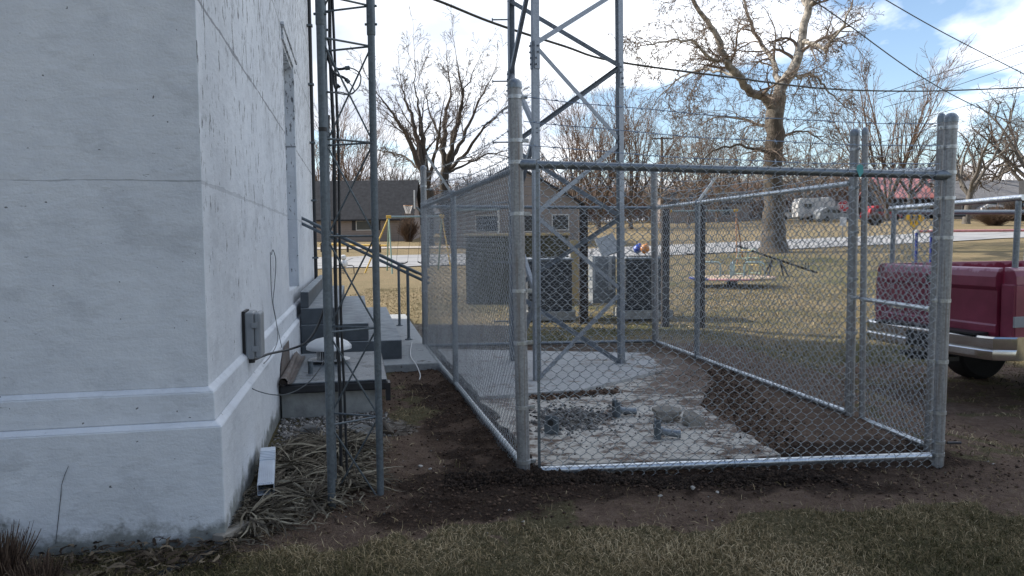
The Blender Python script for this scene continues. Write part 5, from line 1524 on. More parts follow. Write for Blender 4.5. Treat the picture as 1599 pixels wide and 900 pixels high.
# the sycamore
rg = random.Random(4)
DS = 41.5
bx_ = P(1208, 392, DS); base = Vector((bx_.x, DS, GZ(bx_.x, DS) - .1))
trunk = [(Vector((base.x, DS, base.z)), .92), (P(1208, 382, DS), .70), (P(1207, 350, DS), .60), (P(1207, 280, DS), .51), (P(1209, 225, DS), .48), (P(1211, 170, DS), .47), (P(1215, 148, DS), .40)]
limbs = [
 pp([(1208, 172, 0, .40), (1196, 152, -.3, .30), (1172, 146, -1, .27), (1152, 118, -1.6, .25), (1130, 85, -2, .21), (1116, 50, -2.2, .18), (1092, 18, -2.6, .14), (1066, -18, -3, .10), (1040, -60, -3.4, .06)], DS),
 pp([(1212, 160, 0, .42), (1222, 132, .3, .38), (1240, 105, .5, .34), (1250, 70, .9, .30), (1258, 30, 1.1, .27), (1268, -20, 1.3, .22), (1284, -90, 1.5, .14), (1290, -160, 1.6, .07)], DS),
 pp([(1218, 140, .2, .20), (1212, 110, 1.5, .19), (1198, 82, 2.6, .16), (1180, 55, 3.4, .14), (1166, 20, 4, .11), (1150, -30, 4.6, .08), (1140, -80, 5, .05)], DS),
 pp([(1254, 66, .8, .16), (1272, 70, -1, .13), (1290, 82, -2.4, .11), (1296, 66, -3, .09), (1318, 40, -3.8, .07), (1330, 10, -4, .04)], DS),
 pp([(1230, 122, .4, .13), (1252, 118, 1.8, .11), (1276, 120, 3.2, .09), (1290, 140, 4, .07), (1312, 160, 4.6, .04)], DS),
 pp([(1140, 98, -1.8, .12), (1110, 92, -3, .10), (1080, 62, -3.8, .08), (1050, 62, -4.6, .06), (1010, 70, -5.4, .035)], DS),
 pp([(1160, 128, -1.4, .11), (1130, 112, .4, .10), (1098, 108, 1.6, .08), (1064, 120, 2.6, .06), (1030, 150, 3.4, .035)], DS),
 pp([(1262, 10, 1, .15), (1240, -30, 3, .12), (1222, -80, 4, .08), (1205, -140, 5, .05)], DS),
 pp([(1262, 10, 1.1, .14), (1300, -30, 0, .11), (1330, -70, -1, .07), (1350, -120, -2, .04)], DS),
 pp([(1207, 235, 0, .12), (1182, 232, -2, .09), (1150, 226, -3.2, .07), (1112, 236, -4, .05), (1084, 262, -4.4, .03)], DS),
 pp([(1213, 215, 0, .11), (1236, 208, 2, .09), (1262, 205, 3, .06), (1286, 222, 4, .035)], DS),
 pp([(1206, 196, 0, .12), (1186, 196, 2, .10), (1158, 186, 3.2, .08), (1122, 182, 4, .06), (1090, 196, 4.6, .035)], DS),
]
prm = [(9, 7, 52, .50, .19, -.035), (6, 5, 52, .55, .24, -.045), (5, 3, 48, .6, .26, -.03), (3, 0, 40, .6, .28, .0)]
limbs = [[(p_, r_ * .80) for p_, r_ in l] for l in limbs]
tips = []
syc, tips = limbed_tree('sycamore_tree', base, trunk, limbs, prm, rg, (M['bark_syc'], M['twig_syc']), 'big leafless sycamore with pale upper limbs and hanging seed balls', 'tree', tips=tips, sub_len=.42, dens=1.5, rmin=.012, lens={0: .72, 1: .7, 2: .8, 3: 1.3, 4: 1.5, 5: 1.25, 6: 1.3, 9: 1.7, 10: 1.9, 11: 1.7})
# seed balls
rg2 = random.Random(8); pick = rg2.sample(tips, min(len(tips), 450)); V = []; F = []
for p in pick:
    p = Vector(p) + Vector((0, 0, -.08)); r_ = rg2.uniform(.025, .04); b = len(V)
    V += [p + Vector(o) * r_ for o in ((1, 0, 0), (-1, 0, 0), (0, 1, 0), (0, -1, 0), (0, 0, 1), (0, 0, -1))]
    F += [(b + i, b + j, b + k) for i, j, k in ((0, 2, 4), (2, 1, 4), (1, 3, 4), (3, 0, 4), (2, 0, 5), (1, 2, 5), (3, 1, 5), (0, 3, 5))]
sb = MB(); sb.v = [tuple(v) for v in V]; sb.f = F
o = sb.build('seed_balls', M['seed'], syc); o['kind'] = 'stuff'

# two trees beyond the left fence
prm2 = [(8, 5, 34, .55, .07, .03), (6, 4, 36, .55, .09, .015), (4, 2, 36, .6, .11, .01), (3, 0, 30, .7, .12, .0)]
D2 = 58
rg = random.Random(12); bx_ = P(670, 370, D2); base = Vector((bx_.x, D2, GZ(bx_.x, D2) - .1))
limbed_tree('leafless_tree', base, [(base, .50), (P(669, 330, D2), .42), (P(667, 296, D2), .38)],
 [pp([(667, 300, 0, .26), (652, 255, -.4, .22), (640, 222, -1, .17), (622, 190, -1.6, .12), (604, 165, -2, .07), (590, 148, -2.3, .035)], D2),
  pp([(667, 296, 0, .24), (656, 245, .5, .2), (648, 200, 1, .16), (634, 160, 1.5, .09), (628, 138, 2, .04)], D2),
  pp([(668, 290, 0, .24), (663, 240, .8, .22), (657, 196, 1, .19), (656, 182, 1.2, .10), (650, 150, 1.2, .06), (648, 108, 1.4, .03)], D2),
  pp([(669, 290, 0, .16), (676, 250, -1, .13), (686, 212, -2, .09), (690, 175, -2.4, .04)], D2),
  pp([(660, 270, 0, .10), (636, 248, 2, .08), (612, 238, 3, .05), (596, 236, 4, .03)], D2)],
 prm2, rg, (M['bark_dark'], M['twig_dark']), 'many stemmed dark leafless tree left of the fan shaped one', 'tree', sub_len=.40, dens=1.25, rmin=.012)
rg = random.Random(15); bx_ = P(697, 370, 61); base = Vector((bx_.x, 61, GZ(bx_.x, 61) - .1))
limbed_tree('leafless_tree', base, [(base, .50), (P(694, 330, 61), .44), (P(693, 285, 61), .38), (P(696, 262, 61), .34)],
 [pp([(696, 266, 0, .26), (693, 225, .5, .22), (694, 190, 1, .16), (704, 150, 1.4, .09), (700, 118, 1.8, .04)], 61),
  pp([(697, 262, 0, .22), (706, 225, -.6, .18), (718, 180, -1, .13), (722, 140, -1.4, .08), (713, 92, -1.8, .03)], 61),
  pp([(698, 262, 0, .20), (712, 238, .6, .17), (732, 195, 1.4, .12), (752, 150, 2, .07), (768, 122, 2.4, .03)], 61),
  pp([(698, 266, 0, .17), (722, 246, -1, .14), (752, 205, -2, .09), (784, 172, -3, .05), (806, 160, -3.4, .03)], 61),
  pp([(698, 270, 0, .12), (726, 258, 1, .09), (762, 240, 2, .06), (800, 232, 3, .03)], 61),
  pp([(694, 240, 0, .12), (680, 200, 1.6, .09), (668, 165, 2.4, .05), (662, 140, 3, .03)], 61),
  pp([(704, 228, -.5, .12), (724, 150, 1.2, .07), (742, 105, 1.6, .03)], 61)],
 prm2, rg, (M['bark_dark'], M['twig_dark']), 'fan shaped leafless tree rising above the far left corner post', 'tree', sub_len=.36, dens=1.35, rmin=.012)

# background trees: prototypes, copied and turned
def proto_tree(seed, H, r, prm, fork, nlimb, spread, mats, rmin):
    rg = random.Random(seed); base = Vector((0, 0, 0))
    root = empty('bare_tree', (0, 0, 0))
    thick, thin = [], []
    tp = Vector((rg.gauss(0, .2), rg.gauss(0, .2), H * fork))
    thick.append(((0, 0, -.3), (0, 0, .3), r * 1.5, r * 1.1)); thick.append(((0, 0, .3), tuple(tp), r * 1.1, r * .8))
    segs = []
    for k in range(nlimb):
        a = k * 6.283 / nlimb + rg.uniform(-.4, .4); sp_ = spread * rg.uniform(.5, 1.2)
        d = Vector((math.cos(a) * math.sin(sp_), math.sin(a) * math.sin(sp_), math.cos(sp_)))
        grow(segs, tp - Vector((0, 0, rg.uniform(0, H * fork * .3))), d, H * (1 - fork) * rg.uniform(.65, .95), r * .55, 0, prm, rg)
    for s_ in segs:
        (thick if s_[2] > r * .22 else thin).append((s_[0], s_[1], max(s_[2], rmin), max(s_[3], rmin * .8)))
    segs_mesh('trunk', thick, mats[0], root); segs_mesh('crown', thin, mats[1], root)
    return root
pA = [(7, 7, 34, .52, .10, .06), (5, 5, 36, .55, .14, .04), (4, 4, 38, .55, .18, .02), (2, 0, 30, .6, .2, 0)]
pB = [(7, 6, 52, .55, .20, .02), (6, 5, 52, .55, .24, .0), (4, 4, 50, .55, .28, 0), (3, 0, 30, .6, .3, 0)]
pC = [(6, 7, 24, .55, .06, .08), (5, 5, 26, .6, .10, .06), (3, 4, 26, .6, .12, .04), (2, 0, 30, .6, .15, 0)]
specs = {
 'upright': proto_tree(31, 13, .22, pC, .10, 8, .5, (M['bark_brown'], M['twig_brown']), .014),
 'round': proto_tree(32, 13, .28, pA, .22, 6, .8, (M['bark_grey'], M['twig_grey']), .014),
 'gnarled': proto_tree(33, 13, .33, pB, .26, 6, .8, (M['bark_grey'], M['twig_dark']), .014),
}
used = set()
def place_tree(kind, px, D, H, rz, lab):
    src = specs[kind]
    t = src if kind not in used else copy_tree(src)
    used.add(kind)
    x = P(px, 370, D).x
    t.location = (x, D, GZ(x, D) - .1); t.rotation_euler = (0, 0, rz); t.scale = (H / 13,) * 3
    tag(t, lab, 'tree', 'bare trees along the far side of the park')
bg = [
 ('upright', 516, 92, 14.5, .3, 'thin upright tree directly behind the mast legs'),
 ('upright', 556, 100, 15, 2.1, 'thin upright tree above the middle of the charcoal roof'),
 ('round', 600, 96, 11, 1.2, 'rounded bare tree above the right end of the charcoal roof'),
 ('round', 636, 104, 11, 3.0, 'rounded bare tree behind the basketball hoop'),
 ('gnarled', 742, 98, 10, 1.9, 'dark bare tree behind the left slope of the gable'),
 ('round', 850, 92, 12.5, 4.4, 'bare tree just right of the big left tower leg'),
 ('upright', 905, 82, 13.5, .8, 'upright twiggy tree left of the right tower leg'),
 ('upright', 935, 88, 15, 4.6, 'upright twiggy tree at the foot of the crossing tower braces'),
 ('upright', 985, 84, 14.5, 3.7, 'upright twiggy tree just right of the right tower leg'),
 ('round', 1020, 100, 13, 2.5, 'rounded bare tree behind the distant utility pole'),
 ('upright', 1075, 92, 12, 5.5, 'brown twiggy tree above the mid post of the right fence'),
 ('upright', 1120, 96, 13, 1.4, 'brown twiggy tree left of the sycamore trunk'),
 ('round', 1165, 112, 14, .4, 'bare tree immediately left behind the sycamore trunk'),
 ('round', 1255, 104, 14, 5.2, 'bare tree immediately right behind the sycamore trunk'),
 ('gnarled', 1300, 112, 13, 3.3, 'dark bare tree behind the gate post pair'),
 ('upright', 1385, 88, 17.5, 2.6, 'tall slim tree rising between gate post pair and corner posts'),
 ('gnarled', 1420, 92, 13, .6, 'spreading dark tree left of the tall corner posts'),
 ('gnarled', 1508, 76, 13.5, 2.0, 'gnarled dark tree just right of the tall corner posts'),
 ('round', 1540, 98, 14, 1.0, 'bare tree in the gap between the two dark right hand trees'),
 ('gnarled', 1612, 78, 16.5, 4.0, 'large dark tree cut by the right edge'),
 ('round', 1350, 118, 14, 2.2, 'pale bare tree far off between the posts'),
]
for b in bg: place_tree(*b)

# far brush and woodland: a mass nobody could count
rs = np.random.RandomState(5)
def brush(name, n, x0, x1, y0, y1, h0, h1, r, m, lab, nseg=4, lean=.35, cat='woodland'):
    bx = rs.uniform(x0, x1, n); by = rs.uniform(y0, y1, n)
    bz = terrain_big(bx, by); H = rs.uniform(h0, h1, n) * (.55 + .75 * fbm(bx * .12, by * .12 + 5, 77, 3))
    d = np.stack([rs.normal(0, lean, n), rs.normal(0, lean, n), np.ones(n)], -1)
    Pt = np.zeros((n, nseg + 1, 3)); Pt[:, 0] = np.stack([bx, by, bz], -1)
    start = rs.uniform(0, .6, n)
    Pt[:, 0] += d * (H * start)[:, None]
    for k in range(nseg):
        d = d + rs.normal(0, .28, (n, 3)) * np.array([1, 1, .3]); 
        Pt[:, k + 1] = Pt[:, k] + d / np.linalg.norm(d, axis=1, keepdims=True) * (H * .5 / nseg)[:, None]
    Rd = np.linspace(1, .35, nseg + 1)[None, :] * r
    V, q = batch_tubes(Pt, np.broadcast_to(Rd, (n, nseg + 1)), 3)
    o = np_mesh(name, V, q, m, None, True); tag(o, lab, cat, None, 'stuff')
brush('distant_woodland', 22000, -70, 150, 128, 165, 6, 10.5, .045, M['twig_grey'], 'grey haze of bare woodland closing the far side of the park')
brush('distant_thicket', 15000, -4, 70, 108, 124, 5.0, 8.5, .035, M['twig_brown'], 'reddish brown thicket behind the park lawns')
brush('distant_thicket', 9000, -48, 4, 98, 116, 5.0, 8.5, .035, M['twig_brown'], 'brown thicket behind the left and centre houses')

def bush(px, py, r, h, lab, n=420, m='shrub', seed=1):
    q = T(px, py); rr = np.random.RandomState(seed)
    a = rr.uniform(0, 2 * np.pi, n); t = np.sqrt(rr.uniform(0, 1, n))
    d = np.stack([np.cos(a) * t * r, np.sin(a) * t * r, h * rr.uniform(.55, 1.05, n) * (1.05 - .5 * t ** 2)], -1)
    Pt = np.zeros((n, 4, 3)); s0 = rr.normal(0, .12 * r, (n, 3)); s0[:, 2] = 0
    for k in range(4): Pt[:, k] = s0 + d * (k / 3) ** np.array([1.3, 1.3, 1]) + rr.normal(0, .05 * r, (n, 3)) * (k > 0)
    V, qd = batch_tubes(Pt, .012, 3)
    o = np_mesh('bare_shrub', V, qd, M[m], None, True); o.location = q
    tag(o, lab, 'shrub', 'bare shrubs')
bush(1553, 353, 1.9, 1.9, 'leafless rounded shrub on the far lawn at the right', 700, seed=3)
bush(1590, 345, 2.6, 2.2, 'dark wide shrub beside the grey house at the right edge', 900, seed=4)
bush(533, 375, 1.2, 1.9, 'purple brown shrub at the left wall of the low taupe house', 500, seed=5)
bush(638, 378, 1.0, 2.5, 'tall brown shrub at the right corner of the low taupe house', 500, seed=6)
bush(1365, 352, 1.2, 1.3, 'dark low evergreen looking shrub seen through the gate mesh', 600, 'bark_dark', 7)

# utility pole and lines
q = gp(1033, 74)
up_ = empty('utility_pole', tuple(q), 0, 'distant wooden utility pole with one crossarm above the brown trees', 'utility pole')
zt = P(1033, 214, 74).z - q.z
MB().tube([(0, 0, -.3), (0, 0, zt)], [.17, .12], 10).build('pole', M['bark_brown'], up_)
MB().bx(-1.15, 1.15, -.16, -.13, zt - .25, zt - .13).build('crossarm', M['bark_brown'], up_)
mb = MB()
for x in (-1.05, -.4, .4, 1.05): mb.lathe((x, -.14, zt - .13), [(.04, 0), (.06, .08), (.03, .16)], 8)
mb.build('insulators', M['galv'], up_)
cable('power_line', [P(600, -25, 17), P(680, 0, 17), P(770, 36, 18), P(880, 72, 19.5), P(960, 96, 21), P(1141, 121, 24), P(1281, 138, 27), P(1398, 142.5, 30), P(1500, 141, 33), P(1640, 135, 38)], .030, M['black_cable'], 'thick bundled power line sagging across the whole sky behind the tower', 'power line')
for i, (pts, r_, lab) in enumerate([
 ([(1340, -28, 20), (1383, 0, 21), (1480, 55, 23), (1599, 116, 26), (1660, 148, 27)], .016, 'upper black wire slanting down to the right top corner'),
 ([(1250, -12, 24), (1315, 32, 26), (1420, 108, 30), (1500, 155, 34), (1590, 196, 40), (1650, 222, 44)], .022, 'lower black wire slanting through the sycamore down to the right'),
 ([(1370, 148, 62), (1400, 138, 62), (1500, 104, 60), (1640, 56, 58)], .024, 'topmost of the three thin wires rising to the right'),
 ([(1370, 155, 62), (1410, 142, 62), (1500, 114, 60), (1640, 65, 58)], .024, 'middle of the three thin wires rising to the right'),
 ([(1380, 168, 62), (1450, 148, 62), (1540, 118, 60), (1640, 84, 58)], .022, 'lowest of the three thin wires rising to the right'),
 ([(1400, 196, 64), (1500, 168, 62), (1600, 142, 60), (1650, 128, 59)], .020, 'faint thin wire passing behind the tops of the corner posts')]):
    cable('power_line', [P(*p) for p in pts], r_, M['black_cable'], lab, 'power line', n=5)

# ------------------------------------------------------------------ debris in the enclosure
def on(px, py, z):
    d = ray(px, py); t = (z - EYE) / d.z; return Vector((0, 0, EYE)) + d * t
def fitting(px, py, rz, lab, upright=False):
    p = on(px, py, .055)
    r = empty('pipe_fitting', tuple(p), rz, lab, 'pipe fitting', 'grey pipe fittings left on the slab')
    MB().prism([(-.012, -.05, .0), (-.012, .05, .0), (-.012, .055, .08), (-.012, .04, .135), (-.012, -.04, .135), (-.012, -.055, .08)], (.014, 0, 0)).bx(.003, .034, -.05, -.036, .0, .12).bx(.003, .034, .036, .05, .0, .12).build('flange', M['galv_mast'], r, bevel=.004)
    MB().lathe((-.013, 0, .085), [(.022, -.004), (.022, .004)], 14, axis=(1, 0, 0)).build('bolt_hole', M['plastic_black'], r)
    MB().lathe((.01, 0, .05), [(.030, 0), (.032, .02), (.032, .04)], 18, axis=(1, 0, 0)).build('collar', M['galv'], r, smooth=True)
    if not upright: MB().tube([(.02, 0, .050), (.16, 0, .034)], .027, 18).lathe((.16, 0, .034), [(.030, 0), (.030, .012)], 18, axis=(1, 0, 0)).build('pipe', M['galv'], r, smooth=True)
fitting(1024, 684, -.15, 'grey flanged pipe fitting nearest the front rail on the worn slab')
fitting(960, 650, .12, 'grey flanged pipe fitting beside the dark gravel heap')
fitting(861, 678, 1.2, 'small upright grey fitting near the left front corner', True)
def rock(name, loc, sz, m, lab, seed, flat=.6, cat='stone', group=None):
    import bmesh
    bm = bmesh.new(); bmesh.ops.create_icosphere(bm, subdivisions=3, radius=1)
    rr = random.Random(seed); pl = [(Vector((rr.gauss(0, 1), rr.gauss(0, 1), rr.gauss(0, 1))).normalized(), rr.uniform(.45, .8)) for _ in range(11)]
    for v in bm.verts:
        for n_, d_ in pl:
            k = v.co.dot(n_)
            if k > d_: v.co -= n_ * (k - d_)
        v.co += v.co.normalized() * rr.uniform(-.02, .02)
        v.co = Vector((v.co.x * sz[0], v.co.y * sz[1], v.co.z * sz[2]))
    me = bpy.data.meshes.new(name); bm.to_mesh(me); bm.free()
    o = link(name, me, m); o.location = loc; o.rotation_euler = (0, 0, rr.uniform(0, 3))
    return tag(o, lab, cat, group)
M['rubble'] = simple('broken concrete', (.27, .25, .22), .95, 0, .35, 14, .8, .01)
rock('concrete_chunk', on(1044, 646, .10), (.19, .11, .085), M['rubble'], 'larger broken concrete chunk on the worn slab', 5)
rock('concrete_chunk', on(1080, 655, .09), (.11, .10, .08), M['rubble'], 'smaller concrete chunk leaning against the larger one', 9)
rock('boulder', on(601, 672, .07), (.075, .09, .085), simple('brown stone', (.09, .075, .062), .9, 0, .4, 8, .5), 'round brown stone behind the right leg of the lattice mast', 12)
rock('flat_stone', on(560, 672, .06), (.17, .12, .06), simple('grey stone', (.17, .175, .175), .9, 0, .35, 8, .5), 'flat grey stone seen through the foot of the mast', 14)
rock('flat_stone', on(485, 672, .06), (.12, .09, .05), simple('grey stone dark', (.13, .13, .13), .9, 0, .35, 8, .5), 'flat dark stone left of the mast at the hatch wall', 15)
M['pale_stone'] = simple('pale stone', (.42, .40, .37), .9, 0, .3, 14, .5)
for i, (px, py, s_, lab) in enumerate([(656, 722, .022, 'pale stone in the dirt lane beside the fence'), (672, 727, .016, 'smaller pale stone beside the first in the dirt lane'), (1031, 768, .018, 'pale pebble in the dark soil before the front rail'), (1082, 759, .02, 'brown grey pebble in the soil before the front rail'), (1119, 762, .017, 'pale pebble right of the others before the front rail'), (817, 809, .012, 'tiny pale pebble near the foreground grass'), (796, 793, .011, 'tiny pebble below the left corner post')]):
    q = on(px, py, .03); rock('pebble', (q.x, q.y, ground_z(q.x, q.y) + s_ * .3), (s_, s_ * .8, s_ * .6), M['pale_stone'], lab, 40 + i, group='loose pebbles')

def scatter_stones(name, n, fxy, zf, smin, smax, m, lab, cat, seed=2, flat=.7):
    rr = np.random.RandomState(seed); xs, ys = fxy(rr, n); n = len(xs)
    z = zf(xs, ys); s_ = rr.uniform(0, 1, n) ** 2.2 * (smax - smin) + smin
    base = np.array([(1, 0, 0), (-1, 0, 0), (0, 1, 0), (0, -1, 0), (0, 0, 1), (0, 0, -1)], float)
    jit = 1 + rr.uniform(-.35, .35, (n, 6, 1)); off = rr.normal(0, .22, (n, 6, 3))
    a = rr.uniform(0, 6.28, n); ca, sa = np.cos(a), np.sin(a)
    V = base[None] * jit + off; V[..., 2] *= flat
    X = V[..., 0] * ca[:, None] - V[..., 1] * sa[:, None]; Y = V[..., 0] * sa[:, None] + V[..., 1] * ca[:, None]
    V = np.stack([X, Y, V[..., 2]], -1) * s_[:, None, None] + np.stack([xs, ys, z + s_ * .3], -1)[:, None]
    tri = np.array([(0, 2, 4), (2, 1, 4), (1, 3, 4), (3, 0, 4), (2, 0, 5), (1, 2, 5), (3, 1, 5), (0, 3, 5)])
    F = (np.arange(n)[:, None, None] * 6 + tri[None]).reshape(-1, 3)
    o = np_mesh(name, V.reshape(-1, 3), F, m, None, False, {'rnd': np.repeat(rr.uniform(0, 1, n), 6)})
    return tag(o, lab, cat, None, 'stuff')
c0 = on(893, 655, .05)
def heap(rr, n):
    return c0.x + rr.normal(0, .17, n), c0.y + rr.normal(0, .22, n)
scatter_stones('gravel_heap', 900, heap, lambda x, y: .05 + .05 * np.exp(-((x - c0.x) / .16) ** 2 - ((y - c0.y) / .2) ** 2), .006, .026, M['gravel_dark'], 'small heap of dark gravel on the slab by the left front corner', 'gravel')
scatter_stones('washed_gravel', 1600, lambda rr, n: (lambda u, v: (BO.x + E1.x * u + E2.x * v, BO.y + E1.y * u + E2.y * v))(rr.uniform(.09, .95, n), rr.uniform(1.65, 2.6, n)), lambda x, y: ground_z(x, y), .006, .022, M['stones'], 'grey gravel along the foot of the hatch wall', 'gravel', 6)
e0, e1 = on(838, 622, .05), on(960, 612, .05)
def rim(rr, n):
    t = rr.uniform(0, 1, n); return e0.x + (e1.x - e0.x) * t + rr.normal(0, .05, n), e0.y + (e1.y - e0.y) * t + rr.normal(0, .06, n)
scatter_stones('dirt_clods', 700, rim, lambda x, y: np.full_like(x, .05), .006, .03, M['clods'], 'crumbled earth along the near edge of the newer slab', 'soil', 7)
e2, e3 = on(1218, 712, .05), on(1085, 575, .05)
def rim2(rr, n):
    t = rr.uniform(0, 1, n) ** .8; q = rr.normal(.05, .17, n); dx, dy = (e3.x - e2.x), (e3.y - e2.y); L = math.hypot(dx, dy)
    return e2.x + dx * t + q * dy / L, e2.y + dy * t - q * dx / L
scatter_stones('loose_soil', 2200, rim2, lambda x, y: np.full_like(x, .045), .004, .018, M['clods'], 'loose soil spilling over the right edge of the worn slab', 'soil', 17)
scatter_stones('loose_rubble', 700, lambda rr, n: (rr.uniform(.15, 1.9, n), rr.uniform(4.85, 7.2, n)), lambda x, y: np.full_like(x, .052), .003, .012, M['stones'], 'small rubble crumbs strewn over the worn slab', 'rubble', 18)
f0, f1 = on(700, 742, .0), on(1290, 735, .0)
def dug(rr, n):
    t = rr.uniform(0, 1, n); w = .045 + .05 * vnoise(t * 14, t * 0, 91); return f0.x + (f1.x - f0.x) * t, 4.545 + (f1.y - f0.y) * t * .5 - np.abs(rr.normal(0, 1, n)) * w
scatter_stones('dug_soil', 26000, dug, lambda x, y: ground_z(x, y) + .030 * np.exp(-((y - 4.52) / .06) ** 2) * vnoise(x * 6, x * 0, 93), .002, .014, M['dug'], 'dark freshly dug earth heaped along the front bottom rail', 'soil', 27)
def soil_pts(rr, n):
    x = rr.uniform(-1.4, 4.2, n); y = rr.uniform(3.5, 8.5, n)
    dk, br, g_, a_, b_ = masks(x, y)
    k = rr.uniform(0, 1, n) < np.maximum(dk, .12 * br)
    ins = (x > .1) & (x < 2.6) & (y > 4.75)
    k &= ~ins
    return x[k], y[k]
scatter_stones('soil_clods', 52000, soil_pts, lambda x, y: ground_z(x, y), .0018, .013, M['clods'], 'crumbs and clods of freshly dug dark soil round the fence', 'soil', 8, .6)
def small_stones(rr, n):
    x = rr.uniform(-1.2, 4.5, n); y = rr.uniform(3.4, 12, n); dk, br, g_, a_, b_ = masks(x, y)
    k = rr.uniform(0, 1, n) < (.25 + br) * .5
    return x[k], y[k]
scatter_stones('small_stones', 1100, small_stones, lambda x, y: ground_z(x, y) + .04 * ((x > .1) & (x < 2.0) & (y > 5) & (y < 9)), .003, .010, M['stones'], 'small pale stones strewn over the bare soil', 'stones', 9)

# ------------------------------------------------------------------ by the wall foot
# ridged downspout extension
A, B = P(419, 706, 4.72), P(415, 765, 4.12)
ax = (B - A).normalized(); L = (B - A).length; sx_ = ax.cross(Vector((0, 0, 1))).normalized(); up3 = sx_.cross(ax).normalized()
fr = Matrix((sx_, ax, up3)).transposed()
dsp = empty('downspout', tuple(A), 0, 'ridged pale metal downspout lying open end forward on the dead leaves', 'downspout')
def dloc(x, y, z): return fr @ Vector((x, y, z))
mb = MB(); w, h, t = .043, .030, .003
mb.box(dloc(0, L / 2, h), (2 * w, L, t), fr); mb.box(dloc(0, L / 2, -h), (2 * w, L, t), fr)
mb.box(dloc(-w, L / 2, 0), (t, L, 2 * h - t), fr); mb.box(dloc(w, L / 2, 0), (t, L, 2 * h - t), fr)
for k in range(7): mb.box(dloc(-w + .010 + k * .0110, L * .70, h + .003), (.005, L * .58, .009), fr)
mb.build('tube', M['pvc_white'], dsp)
mb = MB()
for k in range(6): mb.box(dloc(0, L * (.15 + .045 * k), h + .004), (2 * w + .004, .012, .016), fr)
mb.build('crimped_elbow', M['pvc_white'], dsp, bevel=.002)
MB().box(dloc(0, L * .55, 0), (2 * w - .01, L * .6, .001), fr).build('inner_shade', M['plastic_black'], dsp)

def strips(name, n, root_f, len_r, wid_r, m, lab, cat, seed, curl=1.0, lift=.5, seg=6, settle=True, upv=None):
    """long dead leaves: bent ribbons"""
    rr = np.random.RandomState(seed); res = root_f(rr, n); x, y = res[0], res[1]; n = len(x)
    a = rr.uniform(0, 2 * np.pi, n) if len(res) < 3 else res[2]
    Ls = rr.uniform(*len_r, n); wd = rr.uniform(*wid_r, n); el = rr.uniform(.0, lift, n)
    gz0 = ground_z(x, y); lay = rr.uniform(.003, .07, n)
    P_ = np.zeros((n, seg + 1, 3)); P_[:, 0] = np.stack([x, y, gz0 + lay], -1)
    da = rr.normal(0, .28 * curl, n)
    for k in range(seg):
        a = a + da + rr.normal(0, .16 * curl, n); el = el - rr.uniform(.04, .22, n)
        d = np.stack([np.cos(a) * np.cos(el), np.sin(a) * np.cos(el), np.sin(el)], -1)
        P_[:, k + 1] = P_[:, k] + d * (Ls / seg)[:, None]
        if settle: P_[:, k + 1, 2] = np.maximum(P_[:, k + 1, 2], gz0 + lay * rr.uniform(.3, 1, n))
    tg = np.gradient(P_, axis=1); tg /= np.linalg.norm(tg, axis=2, keepdims=True) + 1e-9
    side = np.cross(tg, np.array([0, 0, 1.])); side /= np.linalg.norm(side, axis=2, keepdims=True) + 1e-9
    tw = rr.normal(0, .5, (n, 1, 1)); nrm = np.cross(side, tg); side = side * np.cos(tw) + nrm * np.sin(tw)
    W = (wd[:, None] * np.sin(np.linspace(.35, 2.95, seg + 1))[None] * .5)[..., None]
    V = np.stack([P_ - side * W, P_ + nrm * W * .35, P_ + side * W], 2).reshape(-1, 3)
    k_, i_, j_ = np.meshgrid(np.arange(n), np.arange(seg), np.arange(2), indexing='ij'); b = (k_ * (seg + 1) + i_) * 3 + j_
    F = np.stack([b, b + 1, b + 4, b + 3], -1).reshape(-1, 4)
    o = np_mesh(name, V, F, m, None, True, {'rnd': np.repeat(rr.uniform(0, 1, n), (seg + 1) * 3)})
    return tag(o, lab, cat, None, 'stuff')
clumps = [(.22, .50), (.30, 1.0), (.22, 1.3), (.55, 1.25), (.62, .7), (.45, .35), (.62, 1.25), (.55, .95), (.45, 1.5), (.15, .15)]
def plant_roots(rr, n):
    c = np.array(clumps)[rr.randint(0, len(clumps), n)]; u = c[:, 0] + rr.normal(0, .10, n); v = c[:, 1] + rr.normal(0, .13, n)
    u = np.clip(u, .12, 1.0)
    return BO.x + E1.x * u + E2.x * v, BO.y + E1.y * u + E2.y * v
def fan_roots(rr, n):
    k = rr.randint(0, len(clumps), n); c = np.array(clumps)[k]; a = rr.uniform(0, 6.283, n); q = np.abs(rr.normal(0, .05, n))
    cd = np.array([rr.uniform(0, 6.283) for _ in clumps])[k]
    a = np.where(rr.uniform(0, 1, n) < .65, cd + rr.normal(0, .95, n), a)
    x = BO.x + E1.x * c[:, 0] + E2.x * c[:, 1] + q * np.cos(a); y = BO.y + E1.y * c[:, 0] + E2.y * c[:, 1] + q * np.sin(a)
    fw = (x - BO.x) * E1.x + (y - BO.y) * E1.y
    a = np.where((fw < .25) & (np.cos(a - TH) < 0), a + np.pi, a)
    return x, y, a
strips('leaf_litter', 2000, fan_roots, (.10, .36), (.004, .014), M['litter'], 'mat of long dead grey and tan leaves around the mast feet', 'dead leaves', 3, .45, .6)
strips('leaf_litter', 2600, plant_roots, (.04, .16), (.004, .012), M['litter'], 'short broken dead leaf bits beneath the long ones', 'dead leaves', 4, 1.4, .3)
def wall_foot(rr, n):
    u = rr.uniform(-1.6, .15, n); v = rr.uniform(-.42, -.09, n); return BO.x + E1.x * u + E2.x * v, BO.y + E1.y * u + E2.y * v
strips('leaf_mulch', 700, wall_foot, (.03, .12), (.006, .018), attr_mat('mulch', [(0, (.02, .014, .01)), (.6, (.07, .05, .035)), (1, (.20, .16, .11))]), 'dark leaf mulch along the foot of the front wall', 'mulch', 5, 1.5, .3)

